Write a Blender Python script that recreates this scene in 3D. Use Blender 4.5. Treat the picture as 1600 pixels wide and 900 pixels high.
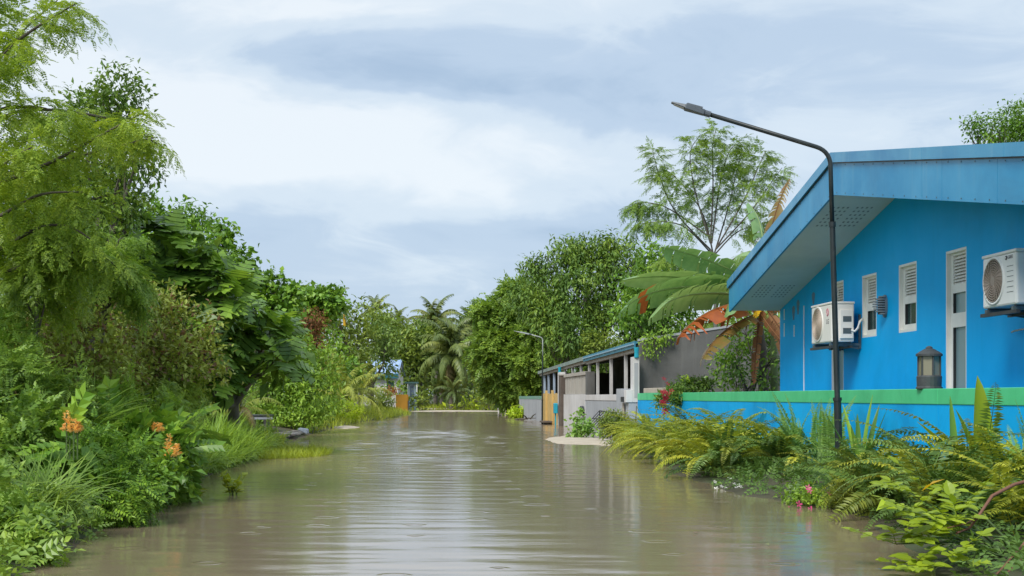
import bpy, math
import numpy as np
from mathutils import Vector

# ------------------------------------------------------------------ camera, sky, sun, exposure
SC = bpy.context.scene
for o in list(bpy.data.objects):
    bpy.data.objects.remove(o)
COL = SC.collection
FPX, VX, HY, EYE = 2080.0, 650.0, 620.0, 1.0      # lens in photo pixels, vanishing point of the street, horizon, eye height
cam_d = bpy.data.cameras.new('camera')
cam = bpy.data.objects.new('camera', cam_d)
COL.objects.link(cam)
cam.location = (0, 0, EYE)
cam.rotation_euler = (math.radians(90), 0, 0)
cam_d.sensor_width = 36.0
cam_d.lens = 36.0 * FPX / 1600.0
cam_d.shift_x = (800 - VX) / 1600.0
cam_d.shift_y = (HY - 450) / 1600.0
cam_d.clip_start = 0.05
cam_d.clip_end = 3000
SC.camera = cam

SUN_EL, SUN_AZ = math.radians(48), math.radians(216)   # azimuth clockwise from +Y (the street direction)
world = bpy.data.worlds.new('World')
SC.world = world
world.use_nodes = True
SC.view_settings.view_transform = 'Standard'
SC.view_settings.look = 'None'
SC.view_settings.exposure = 1.2
SC.view_settings.gamma = 1.0
SC.cycles.use_denoising = True
SC.cycles.max_bounces = 8
SC.cycles.diffuse_bounces = 4
SC.cycles.glossy_bounces = 3
SC.cycles.transmission_bounces = 4
SC.cycles.sample_clamp_indirect = 4.0
SC.cycles.caustics_reflective = False
SC.cycles.caustics_refractive = False


class NT:
    """small helper to wire node trees"""
    def __init__(self, tree):
        self.t = tree
        self.n = tree.nodes
        self.l = tree.links

    def new(self, kind, **kw):
        nd = self.n.new(kind)
        for k, v in kw.items():
            setattr(nd, k, v)
        return nd

    def put(self, sock, v):
        if v is None:
            return
        if hasattr(v, 'is_output'):
            self.l.new(v, sock)
        else:
            if hasattr(sock.default_value, '__len__') and not hasattr(v, '__len__'):
                v = (v,) * len(sock.default_value)
            if hasattr(v, '__len__') and len(v) == 3 and len(sock.default_value) == 4:
                v = (*v, 1.0)
            sock.default_value = v

    def math(self, op, a, b=None, clamp=False):
        nd = self.new('ShaderNodeMath', operation=op, use_clamp=clamp)
        self.put(nd.inputs[0], a)
        self.put(nd.inputs[1], b)
        return nd.outputs[0]

    def vmath(self, op, a, b=None, out=0):
        nd = self.new('ShaderNodeVectorMath', operation=op)
        self.put(nd.inputs[0], a)
        self.put(nd.inputs[1], b)
        return nd.outputs[out]

    def mix(self, f, a, b, blend='MIX'):
        nd = self.new('ShaderNodeMix', data_type='RGBA', blend_type=blend)
        self.put(nd.inputs[0], f)
        self.put(nd.inputs[6], a)
        self.put(nd.inputs[7], b)
        return nd.outputs[2]

    def noise(self, vec, scale, detail=3, rough=0.5, dist=0.0, out=0):
        nd = self.new('ShaderNodeTexNoise')
        if vec is not None:
            self.put(nd.inputs['Vector'], vec)
        nd.inputs['Scale'].default_value = scale
        nd.inputs['Detail'].default_value = detail
        nd.inputs['Roughness'].default_value = rough
        nd.inputs['Distortion'].default_value = dist
        return nd.outputs[out]

    def ramp(self, f, stops, interp='LINEAR'):
        nd = self.new('ShaderNodeValToRGB')
        cr = nd.color_ramp
        cr.interpolation = interp
        while len(cr.elements) < len(stops):
            cr.elements.new(0.5)
        for e, (p, c) in zip(cr.elements, stops):
            e.position = p
            e.color = (*c, 1) if len(c) == 3 else c
        self.put(nd.inputs[0], f)
        return nd.outputs[0]

    def rng(self, v, a, b, c=0.0, d=1.0, smooth=False):
        nd = self.new('ShaderNodeMapRange')
        nd.interpolation_type = 'SMOOTHSTEP' if smooth else 'LINEAR'
        self.put(nd.inputs[0], v)
        for i, x in enumerate((a, b, c, d)):
            nd.inputs[1 + i].default_value = x
        return nd.outputs[0]


def build_sky():
    t = NT(world.node_tree)
    t.n.clear()
    tc = t.new('ShaderNodeTexCoord')
    d = tc.outputs['Generated']
    sky = t.new('ShaderNodeTexSky', sky_type='NISHITA', sun_disc=False)
    sky.sun_elevation = SUN_EL
    sky.sun_rotation = SUN_AZ
    sky.air_density = 1.0
    sky.dust_density = 1.5
    # layered overcast: broad soft noise over the whole dome, drawn out along the horizon
    st = t.vmath('MULTIPLY', d, (1.0, 1.0, 2.6))
    warp = t.noise(st, 2.2, 3, 0.5, out=1)
    wv = t.vmath('ADD', st, t.vmath('MULTIPLY', t.vmath('SUBTRACT', warp, (0.5, 0.5, 0.5)), (0.55, 0.55, 0.35)))
    n1 = t.noise(wv, 2.3, 5, 0.52, 0.2)
    n2 = t.noise(wv, 7.0, 5, 0.55, 0.3)
    val = t.math('ADD', t.math('MULTIPLY', t.math('SUBTRACT', n1, 0.5), 0.9), t.math('MULTIPLY', t.math('SUBTRACT', n2, 0.5), 0.58))
    n3 = t.noise(wv, 17.0, 5, 0.6, 0.4)
    val = t.math('ADD', val, t.math('MULTIPLY', t.math('SUBTRACT', n3, 0.5), 0.40))
    val = t.math('ADD', val, 0.585)
    dw = t.vmath('ADD', d, t.vmath('MULTIPLY', t.vmath('SUBTRACT', warp, (0.5, 0.5, 0.5)), (0.10, 0.06, 0.06)))
    dw = t.vmath('ADD', dw, t.vmath('MULTIPLY', t.vmath('SUBTRACT', t.noise(st, 9.0, 4, 0.55, out=1), (0.5, 0.5, 0.5)), (0.075, 0.04, 0.05)))
    # cloud banks: (photo x, photo y, half width, half height in px, amount)
    banks = [(330, 190, 330, 85, 0.42), (760, 180, 150, 26, 0.20), (520, 240, 420, 70, 0.30), (900, 250, 260, 38, 0.20),
             (240, 40, 110, 42, -0.15), (400, 78, 140, 44, -0.22), (560, 112, 150, 42, -0.25), (720, 138, 140, 40, -0.12), (640, 70, 200, 46, -0.10), (850, 165, 230, 50, -0.30), (1010, 225, 190, 40, -0.20), (1180, 120, 400, 115, -0.27), (700, 120, 170, 30, -0.12),
             (100, 60, 180, 120, 0.18), (1290, 195, 120, 45, 0.20), (560, 15, 250, 28, 0.22), (360, 375, 190, 70, -0.30),
             (640, 362, 80, 36, -0.20), (880, 355, 130, 42, -0.33), (760, 300, 160, 40, 0.12), (700, 470, 320, 60, -0.14), (1330, 60, 240, 60, -0.08)]
    for px, py, w, h, amt in banks:
        v = Vector(((px - VX) / FPX, 1.0, (HY - py) / FPX))
        ln = v.length
        v.normalize()
        q = t.vmath('MULTIPLY', t.vmath('SUBTRACT', dw, tuple(v)), (FPX * ln / w, 1.2, FPX * ln / h))
        g = t.math('POWER', 2.718, t.math('MULTIPLY', t.vmath('DOT_PRODUCT', q, q, 1), -1.0))
        val = t.math('ADD', val, t.math('MULTIPLY', g, amt))
    col = t.ramp(val, [(0.0, (0.40, 0.53, 0.70)), (0.35, (0.51, 0.635, 0.79)), (0.62, (0.67, 0.775, 0.88)), (0.95, (0.835, 0.90, 0.955))], 'EASE')
    col = t.mix(1.0, col, (SKY_GAIN, SKY_GAIN, SKY_GAIN), 'MULTIPLY')
    mx = t.mix(0.94, sky.outputs[0], col)
    bg = t.new('ShaderNodeBackground')
    t.put(bg.inputs[0], mx)
    bg.inputs[1].default_value = 0.1
    out = t.new('ShaderNodeOutputWorld')
    t.l.new(bg.outputs[0], out.inputs[0])


SKY_GAIN = 4.45
build_sky()
sun_d = bpy.data.lights.new('sun', 'SUN')
sun_d.energy = 1.5
sun_d.angle = math.radians(22)
sun_d.color = (1.0, 0.96, 0.89)
sun = bpy.data.objects.new('sun', sun_d)
COL.objects.link(sun)
sv = Vector((math.sin(SUN_AZ) * math.cos(SUN_EL), math.cos(SUN_AZ) * math.cos(SUN_EL), math.sin(SUN_EL)))
sun.rotation_euler = sv.to_track_quat('Z', 'Y').to_euler()

# ------------------------------------------------------------------ helpers
RNG = np.random.default_rng(11)


def at(px, py, Y):
    """the point of the place at depth Y that the photo shows at (px, py)"""
    return np.array([(px - VX) / FPX * Y, Y, EYE + (HY - py) / FPX * Y])


def on_side(px, X):
    """depth at which the plane x = X is seen at photo column px"""
    return X * FPX / (px - VX)


def zat(py, Y):
    return EYE + (HY - py) / FPX * Y


# ---- materials
def principled(name):
    m = bpy.data.materials.new(name)
    m.use_nodes = True
    t = NT(m.node_tree)
    p = m.node_tree.nodes['Principled BSDF']
    return m, t, p


def bump(t, p, h, strength=0.3, dist=0.02):
    b = t.new('ShaderNodeBump')
    b.inputs['Strength'].default_value = strength
    b.inputs['Distance'].default_value = dist
    t.put(b.inputs['Height'], h)
    t.l.new(b.outputs[0], p.inputs['Normal'])


def paint(name, a, b=None, rough=0.55, scale=3.0, metal=0.0, spec=0.5, streak=0.0, streak_col=None, bmp=0.15, fine=40.0, stain=None):
    """weathered surface: colour a mottled towards b, optional vertical streaks and stains"""
    m, t, p = principled(name)
    tc = t.new('ShaderNodeTexCoord').outputs['Object']
    b = b or tuple(x * 0.8 for x in a)
    n = t.noise(tc, scale, 6, 0.62, 0.3)
    c = t.mix(t.rng(n, 0.35, 0.68), a, b)
    if streak:
        sm = t.vmath('MULTIPLY', tc, (7.0, 7.0, 0.55))
        s = t.rng(t.noise(sm, 1.0, 4, 0.6), 0.54, 0.74)
        c = t.mix(t.math('MULTIPLY', s, streak), c, streak_col)
    if stain:
        sn = t.rng(t.noise(tc, scale * 0.55, 5, 0.65, 0.6), 0.52, 0.66)
        c = t.mix(t.math('MULTIPLY', sn, stain[0]), c, stain[1])
    t.put(p.inputs['Base Color'], c)
    f = t.noise(tc, fine, 4, 0.6)
    t.put(p.inputs['Roughness'], t.rng(n, 0.2, 0.8, max(0.05, rough - 0.1), min(1, rough + 0.12)))
    p.inputs['Metallic'].default_value = metal
    p.inputs['Specular IOR Level'].default_value = spec
    if bmp:
        bump(t, p, f, bmp, 0.01)
    return m


LEAF_GAIN = np.array((2.35, 1.92, 1.75))


def leaf_mat(name, dark, mid, light, rough=0.42, trans=0.28, objw=0.35, spec=0.4, clump=0.9, odd=None):
    """leaf colour varies leaf by leaf and spray by spray; light passes through the blade"""
    m, t, p = principled(name)
    dark, mid, light = (tuple(float(min(0.9, x * g)) for x, g in zip(c, LEAF_GAIN if c[1] >= c[0] * 0.95 else (1, 1, 1))) for c in (dark, mid, light))
    tc = t.new('ShaderNodeTexCoord').outputs['Object']
    isl = t.new('ShaderNodeNewGeometry').outputs['Random Per Island']
    ob = t.new('ShaderNodeObjectInfo').outputs['Random']
    n = t.rng(t.noise(tc, clump, 3, 0.55), 0.25, 0.75)
    if objw < 0.4:
        f = t.math('ADD', t.math('MULTIPLY', isl, 0.46), t.math('ADD', t.math('MULTIPLY', ob, 0.06), t.math('MULTIPLY', n, 0.52)))
    else:
        f = t.math('ADD', t.math('MULTIPLY', isl, 0.62 - objw * 0.5), t.math('ADD', t.math('MULTIPLY', ob, objw), t.math('MULTIPLY', n, 0.42 - objw * 0.4)))
    f = t.math('MULTIPLY', f, 1.0 / 1.04, True)
    c = t.ramp(f, [(0.10, dark), (0.48, mid), (0.92, light)])
    if odd:
        w = t.math('GREATER_THAN', t.math('FRACT', t.math('MULTIPLY', isl, 37.7)), 1.0 - odd[0])
        c = t.mix(w, c, odd[1])
    t.put(p.inputs['Base Color'], c)
    p.inputs['Roughness'].default_value = rough
    p.inputs['Specular IOR Level'].default_value = spec
    tr = t.new('ShaderNodeBsdfTranslucent')
    t.put(tr.inputs[0], t.mix(1.0, c, (1.35, 1.25, 0.7), 'MULTIPLY'))
    mxs = t.new('ShaderNodeMixShader')
    mxs.inputs[0].default_value = trans
    t.l.new(p.outputs[0], mxs.inputs[1])
    t.l.new(tr.outputs[0], mxs.inputs[2])
    t.l.new(mxs.outputs[0], m.node_tree.nodes['Material Output'].inputs[0])
    return m


M = {}
M['blue_wall'] = paint('blue_wall_paint', (0.001, 0.455, 0.95), (0.001, 0.425, 0.91), 0.6, 1.3, spec=0.2, stain=(0.5, (0.001, 0.36, 0.78)), bmp=0.08, streak=0.35, streak_col=(0.001, 0.37, 0.80))
M['blue_fence'] = paint('blue_fence_paint', (0.001, 0.44, 0.93), (0.001, 0.38, 0.84), 0.6, 1.6, spec=0.2, bmp=0.12, streak=0.25, streak_col=(0.03, 0.34, 0.70), stain=(0.30, (0.01, 0.15, 0.38)))
M['green_band'] = paint('green_band_paint', (0.085, 0.60, 0.27), (0.065, 0.52, 0.22), 0.5, 2.2, bmp=0.1, streak=0.2, streak_col=(0.08, 0.46, 0.24), stain=(0.2, (0.03, 0.24, 0.09)))
M['fascia'] = paint('fascia_metal', (0.018, 0.29, 0.54), (0.008, 0.225, 0.47), 0.40, 0.9, spec=0.5, streak=0.4, streak_col=(0.10, 0.33, 0.50), bmp=0.05, stain=(0.35, (0.012, 0.15, 0.32)))
M['flashing'] = paint('flashing_metal', (0.03, 0.29, 0.50), (0.012, 0.20, 0.42), 0.32, 0.8, spec=0.6, streak=0.45, streak_col=(0.20, 0.40, 0.52), bmp=0.05)
M['soffit'] = paint('soffit_board', (0.66, 0.69, 0.68), (0.58, 0.62, 0.61), 0.7, 1.4, bmp=0.06)
M['white_frame'] = paint('white_frame', (0.86, 0.86, 0.82), (0.78, 0.78, 0.74), 0.45, 4.0, bmp=0.05)
M['white_wall'] = paint('white_wall', (0.66, 0.65, 0.65), (0.54, 0.53, 0.53), 0.75, 1.2, streak=0.4, streak_col=(0.40, 0.38, 0.36), stain=(0.4, (0.48, 0.44, 0.40)), bmp=0.2)
M['grey_wall'] = paint('grey_render', (0.40, 0.42, 0.45), (0.33, 0.35, 0.38), 0.8, 1.3, streak=0.3, streak_col=(0.28, 0.29, 0.30), bmp=0.2)
M['plinth'] = paint('dark_plinth', (0.16, 0.17, 0.18), (0.11, 0.12, 0.12), 0.8, 3.0, bmp=0.3)
M['concrete'] = paint('bare_concrete', (0.145, 0.145, 0.14), (0.105, 0.105, 0.10), 0.85, 0.9, stain=(0.8, (0.075, 0.075, 0.07)), streak=0.5, streak_col=(0.21, 0.205, 0.195), bmp=0.4)
M['brown_pier'] = paint('dark_brown_pier', (0.13, 0.10, 0.08), (0.08, 0.065, 0.055), 0.8, 3.0, bmp=0.3)
M['beige_board'] = paint('beige_board', (0.46, 0.43, 0.38), (0.36, 0.33, 0.29), 0.7, 2.0, streak=0.35, streak_col=(0.28, 0.25, 0.21), bmp=0.15)
M['beige_wall'] = paint('beige_wall', (0.52, 0.46, 0.39), (0.42, 0.37, 0.31), 0.8, 1.5, streak=0.4, streak_col=(0.34, 0.29, 0.24))
M['tan_wall'] = paint('tan_wall', (0.30, 0.24, 0.19), (0.22, 0.17, 0.13), 0.8, 1.5)
M['yellow_gate'] = paint('yellow_timber', (0.62, 0.43, 0.16), (0.52, 0.35, 0.12), 0.6, 3.0, streak=0.4, streak_col=(0.42, 0.28, 0.10), bmp=0.2)
M['orange_gate'] = paint('orange_gate', (0.88, 0.43, 0.05), (0.82, 0.37, 0.04), 0.5, 1.5)
M['post'] = paint('pale_post', (0.56, 0.55, 0.54), (0.46, 0.45, 0.44), 0.7, 5.0)
M['blue_post'] = paint('pale_blue_post', (0.38, 0.47, 0.60), (0.32, 0.40, 0.52), 0.7, 5.0)
M['teal'] = paint('teal_plastic', (0.02, 0.36, 0.48), (0.015, 0.28, 0.40), 0.4, 3.0)
M['blue_roof'] = paint('blue_roof_sheet', (0.06, 0.26, 0.38), (0.035, 0.19, 0.30), 0.4, 1.5, streak=0.4, streak_col=(0.16, 0.36, 0.46))
M['grey_roof'] = paint('greygreen_roof_sheet', (0.25, 0.31, 0.28), (0.18, 0.23, 0.21), 0.6, 2.0, streak=0.4, streak_col=(0.12, 0.16, 0.14))
M['far_roof'] = paint('pale_blue_roof', (0.34, 0.46, 0.68), (0.28, 0.40, 0.60), 0.4, 1.0)
M['dark_in'] = paint('dark_interior', (0.035, 0.033, 0.03), (0.02, 0.02, 0.018), 0.9, 2.0)
M['metal_pole'] = paint('green_black_pole', (0.018, 0.028, 0.030), (0.012, 0.018, 0.020), 0.42, 6.0, spec=0.5, stain=(0.5, (0.05, 0.062, 0.06)), bmp=0.1)
M['lamp_head'] = paint('lamp_head_grey', (0.11, 0.13, 0.15), (0.075, 0.09, 0.105), 0.45, 5.0)
M['lamp_glass'] = paint('lamp_glass', (0.45, 0.47, 0.48), (0.38, 0.40, 0.41), 0.15, 5.0, bmp=0)
M['dark_metal'] = paint('dark_metal', (0.035, 0.04, 0.042), (0.025, 0.027, 0.03), 0.5, 6.0)
M['grey_metal'] = paint('grey_metal', (0.20, 0.235, 0.265), (0.14, 0.17, 0.19), 0.45, 6.0, streak=0.3, streak_col=(0.36, 0.37, 0.37))
M['bracket'] = paint('bracket_metal', (0.115, 0.15, 0.165), (0.075, 0.10, 0.11), 0.45, 5.0, metal=0.3)
M['lantern'] = paint('lantern_metal', (0.062, 0.07, 0.075), (0.04, 0.046, 0.05), 0.5, 6.0, stain=(0.5, (0.12, 0.125, 0.12)))
M['ac_white'] = paint('unit_casing', (0.80, 0.78, 0.74), (0.73, 0.71, 0.67), 0.4, 2.5, bmp=0.03)
M['ac_cool'] = paint('unit_casing_cool', (0.78, 0.80, 0.79), (0.72, 0.74, 0.74), 0.4, 2.5, bmp=0.03)
M['ac_grille'] = paint('unit_grille', (0.30, 0.255, 0.215), (0.25, 0.21, 0.18), 0.5, 6.0, bmp=0)
M['ac_grille_light'] = paint('unit_grille_light', (0.44, 0.36, 0.29), (0.38, 0.31, 0.25), 0.5, 6.0, bmp=0)
M['ac_dark'] = paint('unit_hollow', (0.045, 0.04, 0.038), None, 0.8, 6.0, bmp=0)
M['red_mark'] = paint('red_mark', (0.50, 0.015, 0.09), (0.48, 0.015, 0.08), 0.4, 5.0, bmp=0)
M['ink'] = paint('grey_ink', (0.10, 0.10, 0.11), None, 0.5, 5.0, bmp=0)
M['white_ink'] = paint('white_ink', (0.78, 0.76, 0.74), None, 0.5, 5.0, bmp=0)
M['steel'] = paint('steel', (0.42, 0.45, 0.48), (0.36, 0.39, 0.42), 0.25, 6.0, metal=0.8, bmp=0)
M['bark'] = paint('bark', (0.12, 0.10, 0.08), (0.065, 0.055, 0.045), 0.9, 5.0, bmp=0.6, stain=(0.5, (0.10, 0.12, 0.07)))
M['pale_bark'] = paint('pale_bark', (0.20, 0.18, 0.145), (0.12, 0.11, 0.085), 0.9, 5.0, bmp=0.5)
M['green_stem'] = paint('green_stem', (0.10, 0.16, 0.045), (0.07, 0.11, 0.035), 0.6, 5.0, bmp=0.1)
M['red_stem'] = paint('red_brown_stem', (0.20, 0.085, 0.05), (0.13, 0.06, 0.035), 0.6, 5.0, bmp=0.2)
M['palm_bark'] = paint('palm_bark', (0.17, 0.15, 0.125), (0.10, 0.09, 0.075), 0.9, 4.0, bmp=0.5)
M['old_wood'] = paint('weathered_wood', (0.33, 0.31, 0.29), (0.22, 0.205, 0.19), 0.8, 5.0, streak=0.3, streak_col=(0.14, 0.13, 0.12), bmp=0.4)
M['sack'] = paint('white_sack', (0.42, 0.45, 0.50), (0.32, 0.35, 0.40), 0.7, 8.0, bmp=0.5)
M['sand'] = paint('wet_sand', (0.52, 0.45, 0.36), (0.42, 0.36, 0.28), 0.9, 3.0, bmp=0.5, fine=120)

G = dict(dark=(0.018, 0.055, 0.010), mid=(0.055, 0.145, 0.018), light=(0.15, 0.29, 0.035))
M['leaf_feather'] = leaf_mat('leaf_feather', (0.054, 0.118, 0.020), (0.112, 0.205, 0.028), (0.215, 0.325, 0.04), trans=0.38, clump=0.8)
M['leaf_dark'] = leaf_mat('leaf_dark', (0.028, 0.068, 0.015), (0.058, 0.128, 0.022), (0.125, 0.215, 0.030), 0.4, 0.28)
M['leaf_bread'] = leaf_mat('leaf_bread', (0.038, 0.095, 0.020), (0.078, 0.175, 0.030), (0.15, 0.29, 0.036), 0.36, 0.34, objw=0.75, spec=0.5)
M['leaf_hang'] = leaf_mat('leaf_hang', (0.040, 0.096, 0.020), (0.080, 0.165, 0.028), (0.16, 0.265, 0.042), 0.42, 0.3, clump=0.5)
M['leaf_mid'] = leaf_mat('leaf_mid', (0.026, 0.072, 0.012), (0.062, 0.155, 0.020), (0.15, 0.28, 0.03), 0.4, 0.25)
M['leaf_bright'] = leaf_mat('leaf_bright', (0.044, 0.105, 0.018), (0.096, 0.200, 0.027), (0.19, 0.325, 0.040), 0.4, 0.3)
M['leaf_vine'] = leaf_mat('leaf_vine', (0.068, 0.105, 0.026), (0.125, 0.19, 0.038), (0.19, 0.28, 0.05), 0.45, 0.25, odd=(0.16, (0.20, 0.115, 0.055)))
M['leaf_weed'] = leaf_mat('leaf_weed', (0.040, 0.098, 0.020), (0.088, 0.180, 0.032), (0.175, 0.295, 0.048), 0.4, 0.3, clump=1.6)
M['leaf_mango'] = leaf_mat('leaf_mango', (0.026, 0.066, 0.017), (0.058, 0.128, 0.025), (0.15, 0.25, 0.038), 0.45, 0.25, spec=0.3, clump=0.7)
M['leaf_olive'] = leaf_mat('leaf_olive', (0.040, 0.075, 0.018), (0.085, 0.15, 0.026), (0.17, 0.25, 0.04), 0.45, 0.25, clump=0.6)
M['leaf_far'] = leaf_mat('leaf_far', (0.032, 0.072, 0.020), (0.066, 0.135, 0.030), (0.13, 0.22, 0.045), 0.5, 0.25, clump=0.5)
M['leaf_corner'] = leaf_mat('leaf_corner', (0.070, 0.125, 0.010), (0.135, 0.225, 0.015), (0.25, 0.35, 0.026), 0.42, 0.3, clump=1.5)
M['leaf_lime'] = leaf_mat('leaf_lime', (0.10, 0.19, 0.018), (0.20, 0.33, 0.024), (0.32, 0.45, 0.04), 0.4, 0.35, clump=1.5)
M['fern'] = leaf_mat('fern_green', (0.040, 0.078, 0.013), (0.125, 0.180, 0.020), (0.245, 0.305, 0.032), 0.45, 0.3, objw=0.7)
M['fern_yellow'] = leaf_mat('fern_yellow', (0.075, 0.135, 0.018), (0.15, 0.225, 0.026), (0.27, 0.345, 0.045), 0.45, 0.32, objw=0.6)
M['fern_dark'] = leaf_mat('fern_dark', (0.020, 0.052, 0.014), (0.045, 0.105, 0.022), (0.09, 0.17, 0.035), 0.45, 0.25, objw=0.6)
M['fern_blue'] = leaf_mat('fern_bluegreen', (0.060, 0.15, 0.045), (0.11, 0.23, 0.06), (0.19, 0.33, 0.085), 0.45, 0.35, objw=0.6)
M['grass'] = leaf_mat('grass_blade', (0.046, 0.110, 0.014), (0.095, 0.195, 0.022), (0.18, 0.30, 0.04), 0.5, 0.35, clump=1.2)
M['grass_lime'] = leaf_mat('grass_lime', (0.085, 0.145, 0.014), (0.14, 0.215, 0.020), (0.21, 0.30, 0.032), 0.5, 0.38, clump=1.2)
M['grass_dark'] = leaf_mat('grass_dark', (0.04, 0.095, 0.018), (0.085, 0.17, 0.03), (0.16, 0.27, 0.05), 0.45, 0.3, clump=1.2)
M['palm'] = leaf_mat('palm_leaf', (0.032, 0.062, 0.018), (0.062, 0.105, 0.026), (0.12, 0.165, 0.045), 0.4, 0.2, objw=0.6, spec=0.5)
M['palm_pale'] = leaf_mat('palm_leaf_pale', (0.085, 0.135, 0.028), (0.15, 0.22, 0.04), (0.25, 0.32, 0.07), 0.45, 0.25, objw=0.6)
M['palm_dry'] = leaf_mat('palm_leaf_dry', (0.15, 0.11, 0.045), (0.24, 0.19, 0.075), (0.32, 0.28, 0.12), 0.6, 0.25, objw=0.6)
M['dead_leaf'] = leaf_mat('dead_leaf', (0.10, 0.045, 0.022), (0.20, 0.085, 0.035), (0.33, 0.17, 0.075), 0.7, 0.2, objw=0.6)
M['orange_leaf'] = leaf_mat('orange_leaf', (0.34, 0.075, 0.022), (0.46, 0.12, 0.03), (0.58, 0.22, 0.05), 0.55, 0.3, objw=0.3)
M['rust_leaf'] = leaf_mat('rust_leaf', (0.15, 0.060, 0.022), (0.22, 0.10, 0.035), (0.30, 0.17, 0.06), 0.7, 0.2)
M['yellow_leaf'] = leaf_mat('yellow_leaf', (0.60, 0.34, 0.015), (0.68, 0.42, 0.02), (0.74, 0.50, 0.03), 0.45, 0.35)
M['flower_orange'] = leaf_mat('flower_orange', (0.90, 0.55, 0.20), (0.92, 0.62, 0.26), (0.93, 0.68, 0.32), 0.5, 0.3)
M['flower_pink'] = leaf_mat('flower_pink', (0.72, 0.06, 0.26), (0.80, 0.10, 0.32), (0.85, 0.20, 0.42), 0.5, 0.3)
M['flower_white'] = leaf_mat('flower_white', (0.75, 0.74, 0.72), (0.80, 0.79, 0.78), (0.84, 0.84, 0.82), 0.5, 0.3)
M['flower_red'] = leaf_mat('flower_red', (0.22, 0.006, 0.02), (0.32, 0.010, 0.03), (0.42, 0.02, 0.05), 0.5, 0.3)


def banana_mat(name, a, b, rib):
    m, t, p = principled(name)
    tc = t.new('ShaderNodeTexCoord').outputs['Object']
    n = t.noise(t.vmath('MULTIPLY', tc, (3.0, 3.0, 3.0)), 2.0, 4, 0.6)
    c = t.mix(t.rng(n, 0.3, 0.7), a, b)
    t.put(p.inputs['Base Color'], c)
    p.inputs['Roughness'].default_value = 0.38
    tr = t.new('ShaderNodeBsdfTranslucent')
    t.put(tr.inputs[0], t.mix(1.0, c, (1.4, 1.3, 0.8), 'MULTIPLY'))
    mx = t.new('ShaderNodeMixShader')
    mx.inputs[0].default_value = 0.3
    t.l.new(p.outputs[0], mx.inputs[1])
    t.l.new(tr.outputs[0], mx.inputs[2])
    t.l.new(mx.outputs[0], m.node_tree.nodes['Material Output'].inputs[0])
    return m


M['banana'] = banana_mat('banana_leaf', (0.25, 0.42, 0.17), (0.15, 0.30, 0.11), None)
M['banana_pale'] = banana_mat('banana_leaf_pale', (0.32, 0.48, 0.20), (0.22, 0.38, 0.14), None)
M['banana_rib'] = paint('banana_rib', (0.30, 0.40, 0.14), (0.24, 0.33, 0.10), 0.5, 5.0, bmp=0)
M['banana_brown'] = banana_mat('banana_leaf_brown', (0.30, 0.15, 0.05), (0.16, 0.17, 0.04), None)
M['banana_orange'] = banana_mat('banana_leaf_orange', (0.48, 0.13, 0.035), (0.34, 0.085, 0.03), None)


def glass_mat(name, col, rough=0.06):
    m, t, p = principled(name)
    p.inputs['Base Color'].default_value = (*col, 1)
    p.inputs['Roughness'].default_value = rough
    p.inputs['Specular IOR Level'].default_value = 0.8
    return m


M['pane_dark'] = glass_mat('pane_dark', (0.035, 0.075, 0.07), 0.1)
M['pane_frost'] = glass_mat('pane_frosted', (0.24, 0.36, 0.38), 0.3)
M['lantern_pane'] = glass_mat('lantern_pane', (0.23, 0.215, 0.15), 0.2)


def water_mat():
    m, t, p = principled('flood_water')
    tc = t.new('ShaderNodeTexCoord').outputs['Object']
    n = t.noise(tc, 0.22, 4, 0.55, 0.5)
    t.put(p.inputs['Base Color'], t.mix(t.rng(n, 0.3, 0.7), (0.26, 0.20, 0.14), (0.225, 0.172, 0.12)))
    p.inputs['Roughness'].default_value = 0.11
    p.inputs['IOR'].default_value = 1.95
    p.inputs['Specular IOR Level'].default_value = 0.5
    b = t.noise(t.vmath('MULTIPLY', tc, (4.2, 8.0, 1.0)), 1.6, 3, 0.55, 0.6)
    # rings where rain drops strike
    v = t.new('ShaderNodeTexVoronoi', voronoi_dimensions='2D', feature='F1')
    t.put(v.inputs['Vector'], tc)
    v.inputs['Scale'].default_value = 1.7
    dist = v.outputs['Distance']
    rnd = t.new('ShaderNodeSeparateColor')
    t.l.new(v.outputs['Color'], rnd.inputs[0])
    on = t.math('GREATER_THAN', rnd.outputs[0], 0.62)
    rad = t.math('ADD', t.math('MULTIPLY', rnd.outputs[1], 0.16), 0.03)
    q = t.math('MULTIPLY', t.math('SUBTRACT', dist, rad), 30.0)
    ring = t.math('MULTIPLY', t.math('POWER', 2.718, t.math('MULTIPLY', t.math('MULTIPLY', q, q), -1.0)), on)
    h = t.math('ADD', t.math('MULTIPLY', b, 0.0008), t.math('MULTIPLY', ring, 0.0022))
    bump(t, p, h, 1.0, 1.0)
    return m


M['water'] = water_mat()


def ground_mat():
    m, t, p = principled('bank_soil')
    tc = t.new('ShaderNodeTexCoord').outputs['Object']
    n = t.noise(tc, 0.8, 6, 0.6, 0.3)
    f = t.noise(tc, 14.0, 5, 0.65)
    c = t.mix(t.rng(n, 0.38, 0.62), (0.085, 0.066, 0.042), (0.045, 0.075, 0.020))
    c = t.mix(t.rng(f, 0.4, 0.7), c, (0.06, 0.055, 0.032))
    t.put(p.inputs['Base Color'], c)
    p.inputs['Roughness'].default_value = 0.95
    bump(t, p, f, 0.6, 0.05)
    return m


M['ground'] = ground_mat()


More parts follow.
